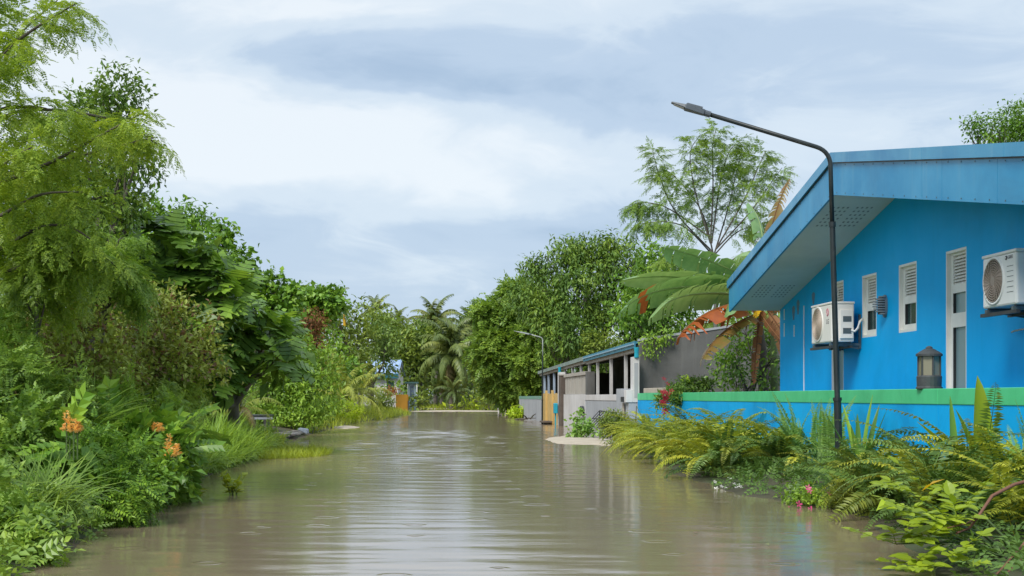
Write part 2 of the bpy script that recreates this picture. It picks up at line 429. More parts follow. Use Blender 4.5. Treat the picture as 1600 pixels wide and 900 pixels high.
# ---- mesh building
class MB:
    """collects simple solids; build() links them as ONE mesh object"""
    def __init__(self):
        self.v, self.f = [], []

    def add(self, V, F):
        o = len(self.v)
        self.v.extend([tuple(map(float, x)) for x in V])
        self.f.extend([tuple(int(i) + o for i in f) for f in F])
        return self

    def box(self, x0, x1, y0, y1, z0, z1):
        V = [(x, y, z) for x in (x0, x1) for y in (y0, y1) for z in (z0, z1)]
        return self.add(V, [(0, 1, 3, 2), (4, 6, 7, 5), (0, 4, 5, 1), (2, 3, 7, 6), (0, 2, 6, 4), (1, 5, 7, 3)])

    def hexa(self, A, B):
        """A, B: four corners each, in the same order"""
        return self.add(list(A) + list(B), [(3, 2, 1, 0), (4, 5, 6, 7), (0, 1, 5, 4), (1, 2, 6, 5), (2, 3, 7, 6), (3, 0, 4, 7)])

    def prism(self, P, off):
        """polygon P swept by vector off"""
        n = len(P)
        P = [np.array(p, float) for p in P]
        V = P + [p + np.array(off, float) for p in P]
        F = [tuple(range(n - 1, -1, -1)), tuple(range(n, 2 * n))]
        F += [(i, (i + 1) % n, n + (i + 1) % n, n + i) for i in range(n)]
        return self.add(V, F)

    def tube(self, P, r, n=8, cap=True):
        V, F = tube_np(P, r, n)
        F = [tuple(f) for f in F]
        if cap:
            m = len(P)
            F += [tuple(range(n - 1, -1, -1)), tuple(range((m - 1) * n, m * n))]
        return self.add(V, F)

    def lathe(self, prof, c, n=16, axis='z'):
        V, F = [], []
        for r, z in prof:
            for i in range(n):
                a = 2 * math.pi * i / n
                p = (r * math.cos(a), r * math.sin(a), z)
                if axis == 'x':
                    p = (p[2], p[0], p[1])
                V.append((c[0] + p[0], c[1] + p[1], c[2] + p[2]))
        m = len(prof)
        for j in range(m - 1):
            for i in range(n):
                F.append((j * n + i, j * n + (i + 1) % n, (j + 1) * n + (i + 1) % n, (j + 1) * n + i))
        F += [tuple(range(n - 1, -1, -1)), tuple(range((m - 1) * n, m * n))]
        return self.add(V, F)

    def mesh(self, name, mat, base=(0, 0, 0), smooth=False):
        me = bpy.data.meshes.new(name)
        b = np.array(base, float)
        me.from_pydata([tuple(np.array(v) - b) for v in self.v], [], self.f)
        if mat:
            me.materials.append(mat)
        if smooth:
            me.polygons.foreach_set('use_smooth', [True] * len(me.polygons))
        me.update()
        return me


def unit(v):
    v = np.asarray(v, float)
    return v / (np.linalg.norm(v, axis=-1, keepdims=True) + 1e-12)


def tube_np(P, r, n=6):
    P = np.asarray(P, float)
    m = len(P)
    r = np.broadcast_to(np.asarray(r, float), (m,))
    T = np.gradient(P, axis=0)
    T = unit(T)
    ref = np.array([0.31, 0.17, 0.93]) if abs(T[0][2]) < 0.8 else np.array([0.9, 0.3, 0.1])
    A = unit(np.cross(T, ref))
    B = np.cross(T, A)
    a = np.arange(n) * 2 * np.pi / n
    V = P[:, None, :] + r[:, None, None] * (np.cos(a)[None, :, None] * A[:, None, :] + np.sin(a)[None, :, None] * B[:, None, :])
    i = np.arange(n)
    F = []
    for j in range(m - 1):
        F.append(np.stack([j * n + i, j * n + (i + 1) % n, (j + 1) * n + (i + 1) % n, (j + 1) * n + i], 1))
    return V.reshape(-1, 3), np.concatenate(F)


def mesh_np(name, V, faces, mat, smooth=False):
    """faces: list of (F, k) arrays"""
    me = bpy.data.meshes.new(name)
    V = np.asarray(V, np.float32)
    me.vertices.add(len(V))
    me.vertices.foreach_set('co', V.ravel())
    loops = np.concatenate([np.asarray(f, np.int32).ravel() for f in faces])
    cnt = np.concatenate([np.full(len(f), f.shape[1], np.int32) for f in faces])
    start = np.concatenate([[0], np.cumsum(cnt)[:-1]]).astype(np.int32)
    me.loops.add(len(loops))
    me.loops.foreach_set('vertex_index', loops)
    me.polygons.add(len(cnt))
    me.polygons.foreach_set('loop_start', start)
    me.polygons.foreach_set('use_smooth', np.full(len(cnt), smooth, bool))
    me.update(calc_edges=True)
    me.materials.append(mat)
    return me


def link(name, me, parent=None, loc=None, label=None, cat=None, group=None, kind=None, bevel=0):
    o = bpy.data.objects.new(name, me)
    COL.objects.link(o)
    if parent is not None:
        o.parent = parent
    if loc is not None:
        o.location = tuple(float(x) for x in loc)
    for k, v in (('label', label), ('category', cat), ('group', group), ('kind', kind)):
        if v:
            o[k] = v
    if bevel:
        b = o.modifiers.new('bevel', 'BEVEL')
        b.width = bevel
        b.segments = 2
        b.limit_method = 'ANGLE'
        b.angle_limit = math.radians(40)
    return o


class Thing:
    def __init__(self, name, base, label, cat, group=None):
        self.base = np.array(base, float)
        self.root = link(name, None, None, base, label, cat, group)
        self.root.empty_display_size = 0.1

    def part(self, name, mb, mat, parent=None, smooth=False, bevel=0, label=None, kind=None):
        """mb in place coordinates"""
        return link(name, mb.mesh(name, mat, self.base, smooth), parent or self.root, None, label, kind=kind, bevel=bevel)

    def part_np(self, name, V, F, mat, parent=None, smooth=False, label=None, kind=None):
        return link(name, mesh_np(name, np.asarray(V) - self.base, F, mat, smooth), parent or self.root, None, label, kind=kind)

    def inst(self, name, me, loc, rot=None, scale=None, parent=None, label=None):
        """a part that shares its mesh with its likes; loc in place coordinates"""
        o = link(name, me, parent or self.root, np.asarray(loc) - self.base, label)
        if rot is not None:
            o.rotation_euler = rot
        if scale is not None:
            o.scale = scale if hasattr(scale, '__len__') else (scale,) * 3
        return o


def structure(name, mb_or_mesh, mat=None, kind='structure', bevel=0):
    me = mb_or_mesh.mesh(name, mat) if isinstance(mb_or_mesh, MB) else mb_or_mesh
    return link(name, me, kind=kind, bevel=bevel)


def text_mesh(s, size, mat):
    cu = bpy.data.curves.new('lettering', 'FONT')
    cu.body = s
    cu.size = size
    cu.align_x = 'CENTER'
    cu.align_y = 'CENTER'
    cu.extrude = 0.001
    cu.resolution_u = 3
    tmp = bpy.data.objects.new('lettering_source', cu)
    COL.objects.link(tmp)
    dg = bpy.context.evaluated_depsgraph_get()
    dg.update()
    me = bpy.data.meshes.new_from_object(tmp.evaluated_get(dg))
    bpy.data.objects.remove(tmp)
    me.materials.clear()
    me.materials.append(mat)
    return me

# ------------------------------------------------------------------ the setting: ground, water, sandbars
LB = np.array([(-60, -2.3), (7.0, -2.2), (11.5, -2.5), (14.9, -2.7), (21.9, -2.6), (30, -3.0), (40, -2.7), (52, -2.25), (59, -1.4), (74, -0.4), (90, -0.3), (104, -0.8), (140, -1), (900, -1)])
RB = np.array([(-60, 2.8), (6.5, 2.7), (9.0, 3.3), (11.6, 3.75), (13.9, 3.25), (17, 3.35), (21, 3.75), (25, 4.05), (28, 4.3), (30, 4.7), (31, 5.1), (66, 5.1), (75, 6.2), (104, 7.0), (140, 8), (900, 8)])


def ground_z(X, Y):
    xl = np.interp(Y, LB[:, 0], LB[:, 1])
    xr = np.interp(Y, RB[:, 0], RB[:, 1])
    d = np.maximum(xl - X, X - xr)
    wob = 0.06 * np.sin(3.1 * X + 1.7 * Y) + 0.05 * np.sin(5.3 * Y - 2.2 * X)
    up = np.where(X < 0, 0.42, 0.14)
    z = np.where(d > 0, up * (1 - np.exp(-d / 1.3)), np.maximum(-0.28, d * 0.22)) + 0.12 * wob * (np.abs(d) < 6)
    far = np.clip((Y - 99) / 9, 0, 1)
    return z + far * np.maximum(0.12 - z, 0) + np.clip((Y - 140) / 400, 0, 1) * 1.5


def grid_axis(*spans):
    return np.unique(np.round(np.concatenate([np.linspace(a, b, n) for a, b, n in spans]), 4))


def build_ground():
    xs = grid_axis((-600, -60, 10), (-60, -12, 20), (-12, 12, 121), (12, 60, 20), (60, 600, 10))
    ys = grid_axis((-60, -2, 12), (-2, 45, 118), (45, 130, 60), (130, 1200, 20))
    X, Y = np.meshgrid(xs, ys)
    V = np.stack([X, Y, ground_z(X, Y)], -1).reshape(-1, 3)
    nx, ny = len(xs), len(ys)
    i, j = np.meshgrid(np.arange(nx - 1), np.arange(ny - 1))
    a = (j * nx + i).ravel()
    structure('ground', mesh_np('ground', V, [np.stack([a, a + 1, a + nx + 1, a + nx], 1)], M['ground'], True))
    # flood water: real wavelets, finer where the camera can tell them apart
    xs = grid_axis((-40, -6, 6), (-6, 7, 105), (7, 40, 6))
    ys = grid_axis((-40, 3, 8), (3, 22, 560), (22, 45, 330), (45, 100, 380), (100, 135, 12))
    X, Y = np.meshgrid(xs, ys)
    rng = np.random.default_rng(77)
    Z = 0 * X
    for lam in np.geomspace(0.12, 0.80, 44):
        k = 2 * np.pi / lam
        a = rng.normal() * 0.42 + math.pi / 2
        slope = 0.0062 * rng.uniform(0.6, 1.3)
        kx, ky = k * math.cos(a), k * math.sin(a)
        ph = rng.uniform(0, 6.28)
        wob = 0.9 * np.sin(0.35 / lam ** 0.5 * X + rng.uniform(0, 6)) * np.sin(0.21 / lam ** 0.5 * Y + rng.uniform(0, 6))
        fade = np.clip(lam * 9.0 / np.maximum(np.abs(Y) * 0.055, 0.5), 0, 1)      # wavelets too fine to mesh far off are left to the bump
        Z += fade * slope / k * np.sin(kx * X + ky * Y + ph + 2.2 * wob)
    calm = 0.72 + 0.38 * np.sin(0.31 * Y + 0.9 * np.sin(0.5 * X)) * np.sin(0.47 * X + 0.11 * Y)
    Z *= calm * np.interp(Y, [6, 12, 22, 40], [0.42, 0.62, 1.4, 2.0])
    V = np.stack([X, Y, Z], -1).reshape(-1, 3)
    nx, ny = len(xs), len(ys)
    i, j = np.meshgrid(np.arange(nx - 1), np.arange(ny - 1))
    a = (j * nx + i).ravel()
    structure('flood_water', mesh_np('flood_water', V, [np.stack([a, a + 1, a + nx + 1, a + nx], 1)], M['water'], True))


build_ground()


def sandbar(cx, cy, rx, ry, h):
    a = np.linspace(0, 2 * np.pi, 48, endpoint=False)
    wob = 1 + 0.10 * np.sin(3 * a + cx) + 0.07 * np.sin(5 * a + 1.3) + 0.04 * np.sin(9 * a)
    V, F = [(cx, cy, h)], []
    for k, (s, z) in enumerate(((0.45, h * 0.93), (0.8, h * 0.6), (1.0, 0.008), (1.15, -0.04))):
        for t, w in zip(a, wob):
            V.append((cx + rx * s * w * math.cos(t), cy + ry * s * w * math.sin(t), z))
    n = 48
    F3 = np.array([(0, 1 + i, 1 + (i + 1) % n) for i in range(n)])
    F4 = np.array([(1 + k * n + i, 1 + (k + 1) * n + i, 1 + (k + 1) * n + (i + 1) % n, 1 + k * n + (i + 1) % n) for k in range(3) for i in range(n)])
    structure('sandbar', mesh_np('sandbar', V, [F3, F4], M['sand'], True))


sandbar(3.75, 30.4, 0.72, 3.0, 0.06)
sandbar(2.6, 91.5, 3.2, 1.6, 0.07)
sandbar(-2.4, 43.5, 0.55, 1.6, 0.04)
sandbar(2.5, 108.0, 4.5, 3.0, 0.10)

# ------------------------------------------------------------------ blue boundary wall, with the lantern that stands on it
WX = 5.1


def boundary_wall():
    t = Thing('boundary_wall', (WX, 18, 0), 'low bright blue boundary wall with a green painted top band', 'wall')
    for a, b in ((4.0, 12.995), (13.005, 21.995), (22.005, 24.095), (24.105, 30.62)):
        t.part('wall_section', MB().box(WX, WX + 0.17, a, b, -0.4, 0.925), M['blue_fence'])
    for a, b in ((4.0, 12.998), (13.0, 21.998), (22.0, 30.6)):
        t.part('coping', MB().box(WX - 0.008, WX + 0.178, a, b, 0.925, 1.08), M['green_band'], bevel=0.006)


boundary_wall()


def lantern():
    cx, cy, z = WX + 0.085, 13.45, 1.08
    t = Thing('garden_lantern', (cx, cy, z), 'squat grey metal lantern with cream panes standing on the green coping', 'lantern')
    b = MB().lathe([(0.128, z), (0.128, z + 0.018), (0.118, z + 0.022), (0.122, z + 0.125), (0.112, z + 0.135)], (cx, cy, 0), 20)
    t.part('base', b, M['lantern'], bevel=0.003)
    for k in range(6):
        a = math.pi / 6 + k * math.pi / 3
        p = (cx + 0.104 * math.cos(a), cy + 0.104 * math.sin(a))
        t.part('post', MB().tube([(p[0], p[1], z + 0.13), (p[0], p[1], z + 0.335)], 0.011, 6), M['lantern'])
        a2 = a + math.pi / 3
        q = (cx + 0.104 * math.cos(a2), cy + 0.104 * math.sin(a2))
        f = 0.93
        P = [(cx + (u - cx) * f, cy + (v - cy) * f) for u, v in (p, q)]
        nx, ny = math.cos(a + math.pi / 6) * 0.006, math.sin(a + math.pi / 6) * 0.006
        t.part('pane', MB().prism([(P[0][0], P[0][1], z + 0.136), (P[1][0], P[1][1], z + 0.136), (P[1][0], P[1][1], z + 0.33), (P[0][0], P[0][1], z + 0.33)], (nx, ny, 0)), M['lantern_pane'])
    roof = t.part('cap', MB().lathe([(0.10, z + 0.325), (0.128, z + 0.33), (0.128, z + 0.352), (0.10, z + 0.372), (0.05, z + 0.402), (0.03, z + 0.408)], (cx, cy, 0), 20), M['lantern'])
    t.part('finial', MB().lathe([(0.034, z + 0.406), (0.034, z + 0.418), (0.02, z + 0.43), (0.004, z + 0.434)], (cx, cy, 0), 12), M['lantern'], roof)


lantern()

# ------------------------------------------------------------------ the blue house
M['vent_grey'] = paint('vent_grey', (0.27, 0.29, 0.30), None, 0.7, bmp=0)
HX, OX, APY = 6.4, 5.51, 17.6
YN, YF = 8.8, 23.4


def barge_z(Y):
    s = max(Y - APY, 0), max(APY - Y, 0)
    return 3.67 - 0.2017 * s[0] - 0.168 * s[1], 4.23 - 0.2035 * s[0] - 0.166 * s[1]


def house():
    t = Thing('blue_house', (HX, 16, 0), 'bright blue gabled house with a pale blue metal roof edge and narrow white windows', 'house')
    ops = [(19.93, 20.5, 0.35, 2.75), (18.5, 19.1, 1.845, 2.73), (17.02, 17.65, 1.845, 2.74), (15.48, 16.08, 0.30, 2.75)]
    cuts = sorted({9.4, YF, APY} | {y for o in ops for y in o[:2]})
    D = 0.2
    w = MB()

    def col(y0, y1, z0, z1=None):
        za, zb = (barge_z(y0)[0] + 0.06, barge_z(y1)[0] + 0.06) if z1 is None else (z1, z1)
        w.hexa([(HX, y0, z0), (HX, y1, z0), (HX, y1, zb), (HX, y0, za)], [(HX + D, y0, z0), (HX + D, y1, z0), (HX + D, y1, zb), (HX + D, y0, za)])
    for y0, y1 in zip(cuts[:-1], cuts[1:]):
        o = next((o for o in ops if o[0] - 1e-6 <= y0 and y1 <= o[1] + 1e-6), None)
        if o:
            col(y0, y1, -0.3, o[2])
            col(y0, y1, o[3])
        else:
            col(y0, y1, -0.3)
    t.part('wall', w, M['blue_wall'])
    zf, zn = barge_z(YF)[0] + 0.05, barge_z(9.4)[0] + 0.05
    t.part('side_wall', MB().box(HX + D + 0.002, 12.8, YF - 0.2, YF - 0.003, -0.3, zf), M['blue_wall'])
    t.part('side_wall', MB().box(HX + D + 0.002, 12.8, 9.403, 9.6, -0.3, zn), M['blue_wall'])
    t.part('back_wall', MB().box(12.6, 12.797, 9.603, YF - 0.203, -0.3, 2.4), M['blue_wall'])
    t.part('room_wall', MB().box(HX + 1.2, HX + 1.25, 9.7, YF - 0.3, 0.0, 2.3), M['dark_in'])

    # roof: two sheets that meet over the ridge, ribbed on top
    for y0, y1 in ((YN, APY), (APY, YF + 0.04)):
        za, zb = barge_z(y0)[1], barge_z(y1)[1]
        r = t.part('roof', MB().prism([(OX + 0.05, y0, za - 0.10), (OX + 0.05, y1, zb - 0.10), (OX + 0.05, y1, zb - 0.03), (OX + 0.05, y0, za - 0.03)], (7.6, 0, 0)), M['blue_roof'])
        for k in range(9):
            x = OX + 0.5 + k * 0.8
            t.part('rib', MB().prism([(x, y0, za - 0.028), (x, y1, zb - 0.028), (x, y1, zb + 0.004), (x, y0, za + 0.004)], (0.05, 0, 0)), M['blue_roof'], r)
    # fascia panels with butt joints, rivets, and the folded flashing above them
    joints = [YN, 11.2, 12.62, 13.95, 14.50, APY, 19.9, 22.1, YF + 0.045]
    for y0, y1 in zip(joints[:-1], joints[1:]):
        e = 0.006 if y1 != APY else 0.0005
        P = []
        for y, k in ((y0, 0), (y1 - e, 0), (y1 - e, 1), (y0, 1)):
            z = barge_z(y)
            P.append((OX, y, z[0] if k == 0 else z[1] - 0.12))
        fp = t.part('fascia_panel', MB().prism(P, (0.03, 0, 0)), M['fascia'])
        rv = MB()
        n = max(2, int((y1 - y0) / 0.32))
        for i in range(n):
            y = y0 + (i + 0.5) * (y1 - y0) / n
            for z in (barge_z(y)[0] + 0.03, barge_z(y)[1] - 0.165):
                rv.box(OX - 0.004, OX, y - 0.007, y + 0.007, z - 0.007, z + 0.007)
        t.part('rivets', rv, M['bracket'], fp, kind='stuff')
    fj = [YN, 12.4, 14.42, APY - 0.16, APY, 20.6, YF + 0.05]
    for y0, y1 in zip(fj[:-1], fj[1:]):
        e = 0.004 if y1 != APY else 0.0005
        P = [(OX - 0.035, y0, barge_z(y0)[1] - 0.13), (OX - 0.035, y1 - e, barge_z(y1 - e)[1] - 0.13), (OX - 0.035, y1 - e, barge_z(y1 - e)[1]), (OX - 0.035, y0, barge_z(y0)[1])]
        t.part('flashing', MB().prism(P, (0.13, 0, 0)), M['flashing'])
    # dark strips that stand for the shadow line under the flashing
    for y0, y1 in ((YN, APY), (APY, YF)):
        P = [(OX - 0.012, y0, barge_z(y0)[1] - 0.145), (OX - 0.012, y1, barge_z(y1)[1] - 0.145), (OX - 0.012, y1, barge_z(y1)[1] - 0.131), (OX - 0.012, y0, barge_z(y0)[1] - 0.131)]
        t.part('shadow_strip', MB().prism(P, (0.01, 0, 0)), M['dark_metal'])
    # soffit boards and their vent holes
    sj = [YN, 11, 12.3, 13.6, 14.9, 16.2, APY, 18.95, 20.35, 21.75, YF + 0.03]
    for y0, y1 in zip(sj[:-1], sj[1:]):
        P = [(OX + 0.032, y, barge_z(y)[0] + o) for y, o in ((y0, 0.02), (y1 - 0.006, 0.02), (y1 - 0.006, 0.035), (y0, 0.035))]
        t.part('soffit_board', MB().prism(P, (HX - OX - 0.034, 0, 0)), M['soffit'])
    for ya, yb in ((18.12, 18.86), (21.85, 22.5)):
        v = MB()
        for i in range(6):
            for k in range(9):
                if k == 4:
                    continue
                y, x = ya + (yb - ya) * i / 5, 5.68 + k * 0.065
                v.prism([(x, y, barge_z(y)[0] + 0.017), (x + 0.026, y, barge_z(y)[0] + 0.017), (x + 0.026, y + 0.055, barge_z(y + 0.055)[0] + 0.017), (x, y + 0.055, barge_z(y + 0.055)[0] + 0.017)], (0, 0, 0.002))
        t.part('soffit_vent', v, M['vent_grey'], kind='stuff')

    # windows: reveal frame, louvre slats, panes
    def slats(win, y0, y1, z0, z1, n):
        for i in range(n):
            z = z0 + (i + 0.5) * (z1 - z0) / n
            h = (z1 - z0) / n * 0.80
            t.part('slat', MB().prism([(HX + 0.055, y0, z - h / 2 - 0.012), (HX + 0.067, y0, z - h / 2 - 0.012), (HX + 0.107, y0, z + h / 2), (HX + 0.095, y0, z + h / 2)], (0, y1 - y0, 0)), M['white_frame'], win)
        t.part('louvre_back', MB().box(HX + 0.125, HX + 0.13, y0, y1, z0, z1), M['ac_dark'], win)

    def window(y0, y1, z0, z1, rows):
        """rows: (kind, z0, z1) from the bottom; whatever is left over is frame"""
        f = MB()
        X0, X1 = HX + 0.05, HX + 0.12
        f.box(HX + 0.002, HX + 0.17, y1 - 0.025, y1 + 0.001, z0, z1)          # far reveal, seen from the street
        f.box(HX + 0.002, HX + 0.17, y0 - 0.001, y0 + 0.025, z0, z1)
        f.box(HX + 0.002, HX + 0.17, y0 + 0.025, y1 - 0.025, z1 - 0.03, z1 + 0.001)
        f.box(HX + 0.002, HX + 0.17, y0 + 0.025, y1 - 0.025, z0 - 0.001, z0 + 0.035)
        ya, yb = y0 + 0.025, y1 - 0.025
        za = z0 + 0.035
        st = 0.075
        f.box(X0, X1, ya, ya + st, za, z1 - 0.03)
        f.box(X0, X1, yb - st, yb, za, z1 - 0.03)
        zz = za
        for k, a, b in rows:
            f.box(X0, X1, ya + st, yb - st, zz, a)
            zz = b
        f.box(X0, X1, ya + st, yb - st, zz, z1 - 0.03)
        win = t.part('window', f, M['white_frame'])
        for k, a, b in rows:
            if k == 'slats':
                slats(win, ya + st, yb - st, a, b, 9)
            else:
                t.part('pane', MB().box(X0 + 0.03, X0 + 0.036, ya + st - 0.005, yb - st + 0.005, a - 0.005, b + 0.005), M[k], win)
                g = MB()
                g.box(X0 - 0.002, X0 + 0.03, ya + st, ya + st + 0.012, a, b).box(X0 - 0.002, X0 + 0.03, yb - st - 0.012, yb - st, a, b)
                t.part('gasket', g, M['dark_metal'], win)
    window(*ops[0], [('pane_frost', 0.5, 1.93), ('pane_frost', 2.03, 2.24), ('slats', 2.33, 2.68)])
    window(*ops[1], [('pane_dark', 1.95, 2.22), ('slats', 2.32, 2.67)])
    window(*ops[2], [('pane_dark', 1.95, 2.22), ('slats', 2.32, 2.67)])
    window(*ops[3], [('pane_frost', 0.45, 1.83), ('pane_frost', 2.0, 2.24), ('slats', 2.345, 2.69)])
    # thin white conduit and paint drips near the far corner
    yc = on_side(1257, HX)
    t.part('conduit', MB().tube([(HX - 0.008, yc, 0.2), (HX - 0.008, yc, 2.50)], 0.010, 6), M['white_frame'])
    for px, a, b in ((1225.5, 483, 500), (1225.5, 505, 526), (1241, 508, 526)):
        y = on_side(px, HX)
        t.part('paint_drip', MB().box(HX - 0.004, HX, y - 0.02, y + 0.02, zat(b, y), zat(a, y)), M['white_frame'])
    for px, py, r in ((1240, 489, 9), (1247, 480, 9), (1271, 466, 7)):
        y = on_side(px, HX)
        s = MB()
        P = [(HX - 0.002, y + 0.075 * math.cos(a) * (1 + 0.3 * math.sin(3 * a)), zat(py, y) + r * 0.017 * math.sin(a) * (1 + 0.2 * math.cos(2 * a))) for a in np.linspace(0, 6.28, 13)[:-1]]
        t.part('patch', s.prism(P, (0.002, 0, 0)), paint('filler_patch', (0.20, 0.24, 0.22), (0.02, 0.22, 0.50), 0.8, 14.0))
    # lever handle on the wall under the near cooling unit
    y0 = on_side(1581, HX - 0.05)
    t.part('handle', MB().tube([(HX - 0.05, y0, zat(519, y0)), (HX - 0.055, y0 - 0.09, zat(517.5, y0)), (HX - 0.055, y0 - 0.34, zat(516, y0)), (HX, y0 - 0.38, zat(516, y0))], 0.011, 6), M['steel'])


house()

SIDE = (math.radians(90), 0, math.radians(-90))      # lettering that faces the street


def cooling_unit(label, xf, yn, yf, z0, z1, depth, fan_y, fan_r, light, kind):
    body = M['ac_white'] if light else M['ac_cool']
    t = Thing('air_conditioner', (xf, yn, z0), label, 'air conditioner', 'cooling units bolted to the blue wall')
    t.part('casing', MB().box(xf, xf + depth, yn, yf, z0, z1 - 0.03), body, bevel=0.022)
    t.part('lid', MB().box(xf - 0.008, xf + depth + 0.006, yn - 0.008, yf + 0.008, z1 - 0.033, z1), body, bevel=0.010)
    zc = (z0 + z1) / 2 - 0.005
    rim = MB()
    n = 40
    prof = [(fan_r + 0.03, 0.004), (fan_r + 0.025, -0.012), (fan_r + 0.004, -0.014), (fan_r, 0.004)]
    V, F = [], []
    for r, dx in prof:
        for i in range(n):
            a = 2 * math.pi * i / n
            V.append((xf + dx, fan_y + r * math.cos(a), zc + r * math.sin(a)))
    for j in range(3):
        for i in range(n):
            F.append((j * n + i, j * n + (i + 1) % n, (j + 1) * n + (i + 1) % n, (j + 1) * n + i))
    rim.add(V, F)
    t.part('fan_rim', rim, body, smooth=True)
    disc = [(xf - 0.0025, fan_y + (fan_r + 0.004) * math.cos(a), zc + (fan_r + 0.004) * math.sin(a)) for a in np.linspace(0, 2 * math.pi, 41)[:-1]]
    t.part('fan_well', MB().prism(disc, (0.002, 0, 0)), M['ac_dark'])
    g = MB()
    gm = M['ac_grille_light'] if light else M['ac_grille']
    for k in range(1, 10):
        r = fan_r * k / 9.3
        P = [(xf - 0.012, fan_y + r * math.cos(a), zc + r * math.sin(a)) for a in np.linspace(0, 2 * math.pi, 37)]
        g.tube(P, 0.0085 if light else 0.0065, 4, False)
    for k in range(26):
        a0 = 2 * math.pi * k / 26
        P = []
        for s in np.linspace(0.16, 1.0, 7):
            a = a0 + (0.9 * s if light else 0.35 * s)
            P.append((xf - 0.014, fan_y + fan_r * s * math.cos(a), zc + fan_r * s * math.sin(a)))
        g.tube(P, 0.0048, 4, False)
    hub = [(xf - 0.018, fan_y + 0.05 * math.cos(a), zc + 0.05 * math.sin(a)) for a in np.linspace(0, 2 * math.pi, 17)[:-1]]
    g.prism(hub, (0.006, 0, 0))
    t.part('fan_grille', g, gm)
    # wall bracket: two arms with holes, a front rail, uprights on the wall
    for y in (yn + 0.06, yf - 0.10):
        br = MB()
        br.box(xf + 0.0, HX - 0.03, y, y + 0.045, z0 - 0.05, z0 - 0.012)
        br.box(HX - 0.028, HX - 0.002, y, y + 0.05, z0 - 0.09, z0 + 0.40)
        br.prism([(xf + 0.10, y + 0.02, z0 - 0.05), (HX - 0.03, y + 0.02, z0 - 0.05), (HX - 0.03, y + 0.02, z0 - 0.10)], (0, 0.012, 0))
        b = t.part('bracket', br, M['bracket'])
        hl = MB()
        for q in range(7):
            z = z0 - 0.06 + q * 0.07
            hl.box(HX - 0.031, HX - 0.0285, y + 0.014, y + 0.034, z, z + 0.022)
        t.part('bolt_hole', hl, M['ac_dark'], b, kind='stuff')
    t.part('rail', MB().box(xf - 0.012, xf + 0.03, yn - 0.03, yf + 0.03, z0 - 0.088, z0 - 0.052), M['dark_metal'])
    t.part('rail', MB().box(xf + depth - 0.06, xf + depth - 0.03, yn - 0.02, yf + 0.02, z0 - 0.085, z0 - 0.052), M['dark_metal'])
    for y in (yn + 0.08, yf - 0.08):
        t.part('foot', MB().box(xf + 0.03, xf + depth - 0.03, y - 0.03, y + 0.03, z0 - 0.012, z0), M['dark_metal'])
    # side: cover of the valves, louvre slots, wrapped pipes that go into the wall
    cv = MB().box(xf + 0.12, xf + depth - 0.02, yn - 0.022, yn - 0.001, z0 + 0.05, z1 - 0.12)
    t.part('valve_cover', cv, body, bevel=0.006)
    for q in range(2):
        t.part('recess', MB().box(xf + 0.16, xf + depth - 0.05, yn - 0.026, yn - 0.0225, z0 + 0.12 + q * 0.17, z0 + 0.20 + q * 0.17), M['bracket'])
    P = [(xf + depth - 0.05, yn - 0.01, z0 + 0.17), (xf + depth - 0.01, yn - 0.06, z0 + 0.15), (xf + depth + 0.03, yn - 0.07, z0 + 0.20), (xf + depth + 0.06, yn - 0.05, z0 + 0.29), (HX - 0.01, yn - 0.02, z0 + 0.33)]
    t.part('pipe', MB().tube(P, 0.017, 8), M['ac_cool'], smooth=True)
    for k in range(6):
        z = z0 + 0.13 + k * 0.052
        if kind == 'plain':
            t.part('slot', MB().box(xf - 0.003, xf, yn + 0.06, yn + 0.20, z, z + 0.005), M['bracket'])
    xl = xf - 0.0015
    if kind == 'disc':
        y, z = yn + 0.175, z1 - 0.145
        r = 0.056
        em = t.part('emblem', MB().prism([(xl - 0.002, y + r * math.cos(a), z + r * math.sin(a)) for a in np.linspace(0, 2 * math.pi, 29)[:-1]], (0.002, 0, 0)), M['red_mark'])
        arc = [(xl - 0.004, y + 0.040 * math.cos(a), z + 0.040 * math.sin(a)) for a in np.linspace(0.6 * math.pi, 2.0 * math.pi, 20)]
        mk = MB().tube(arc, 0.0035, 4).tube([(xl - 0.004, y - 0.040, z), (xl - 0.004, y - 0.012, z)], 0.0035, 4)
        mk.tube([(xl - 0.004, y + 0.002, z + 0.02), (xl - 0.004, y + 0.002, z - 0.018), (xl - 0.004, y - 0.012, z - 0.018)], 0.0035, 4)
        mk.box(xl - 0.006, xl - 0.003, y + 0.014, y + 0.024, z + 0.012, z + 0.022)
        t.part('emblem_mark', mk, M['white_ink'], em)
        t.inst('lettering', text_mesh('LG', 0.10, M['ink']), (xl, y - 0.005, z - 0.135), SIDE)
    else:
        y, z = yn + 0.165, z1 - 0.075
        t.inst('lettering', text_mesh('GREE', 0.048, M['ink']), (xl, y - 0.04, z), SIDE)
        arc = [(xl - 0.002, y + 0.05 + 0.018 * math.cos(a), z + 0.018 * math.sin(a)) for a in np.linspace(0.2 * math.pi, 1.9 * math.pi, 14)]
        t.part('emblem', MB().tube(arc, 0.005, 4).tube([(xl - 0.002, y + 0.05, z), (xl - 0.002, y + 0.034, z - 0.002)], 0.005, 4), M['ink'])


cooling_unit('white cooling unit with a round red emblem, behind the lamp post', 5.95, 19.07, 20.03, 1.785, 2.365, 0.33, 19.71, 0.235, True, 'disc')
cooling_unit('white cooling unit with a big brown fan grille, beside the tall narrow window', 5.95, 13.2, 13.98, 1.92, 2.475, 0.33, 13.705, 0.222, False, 'plain')


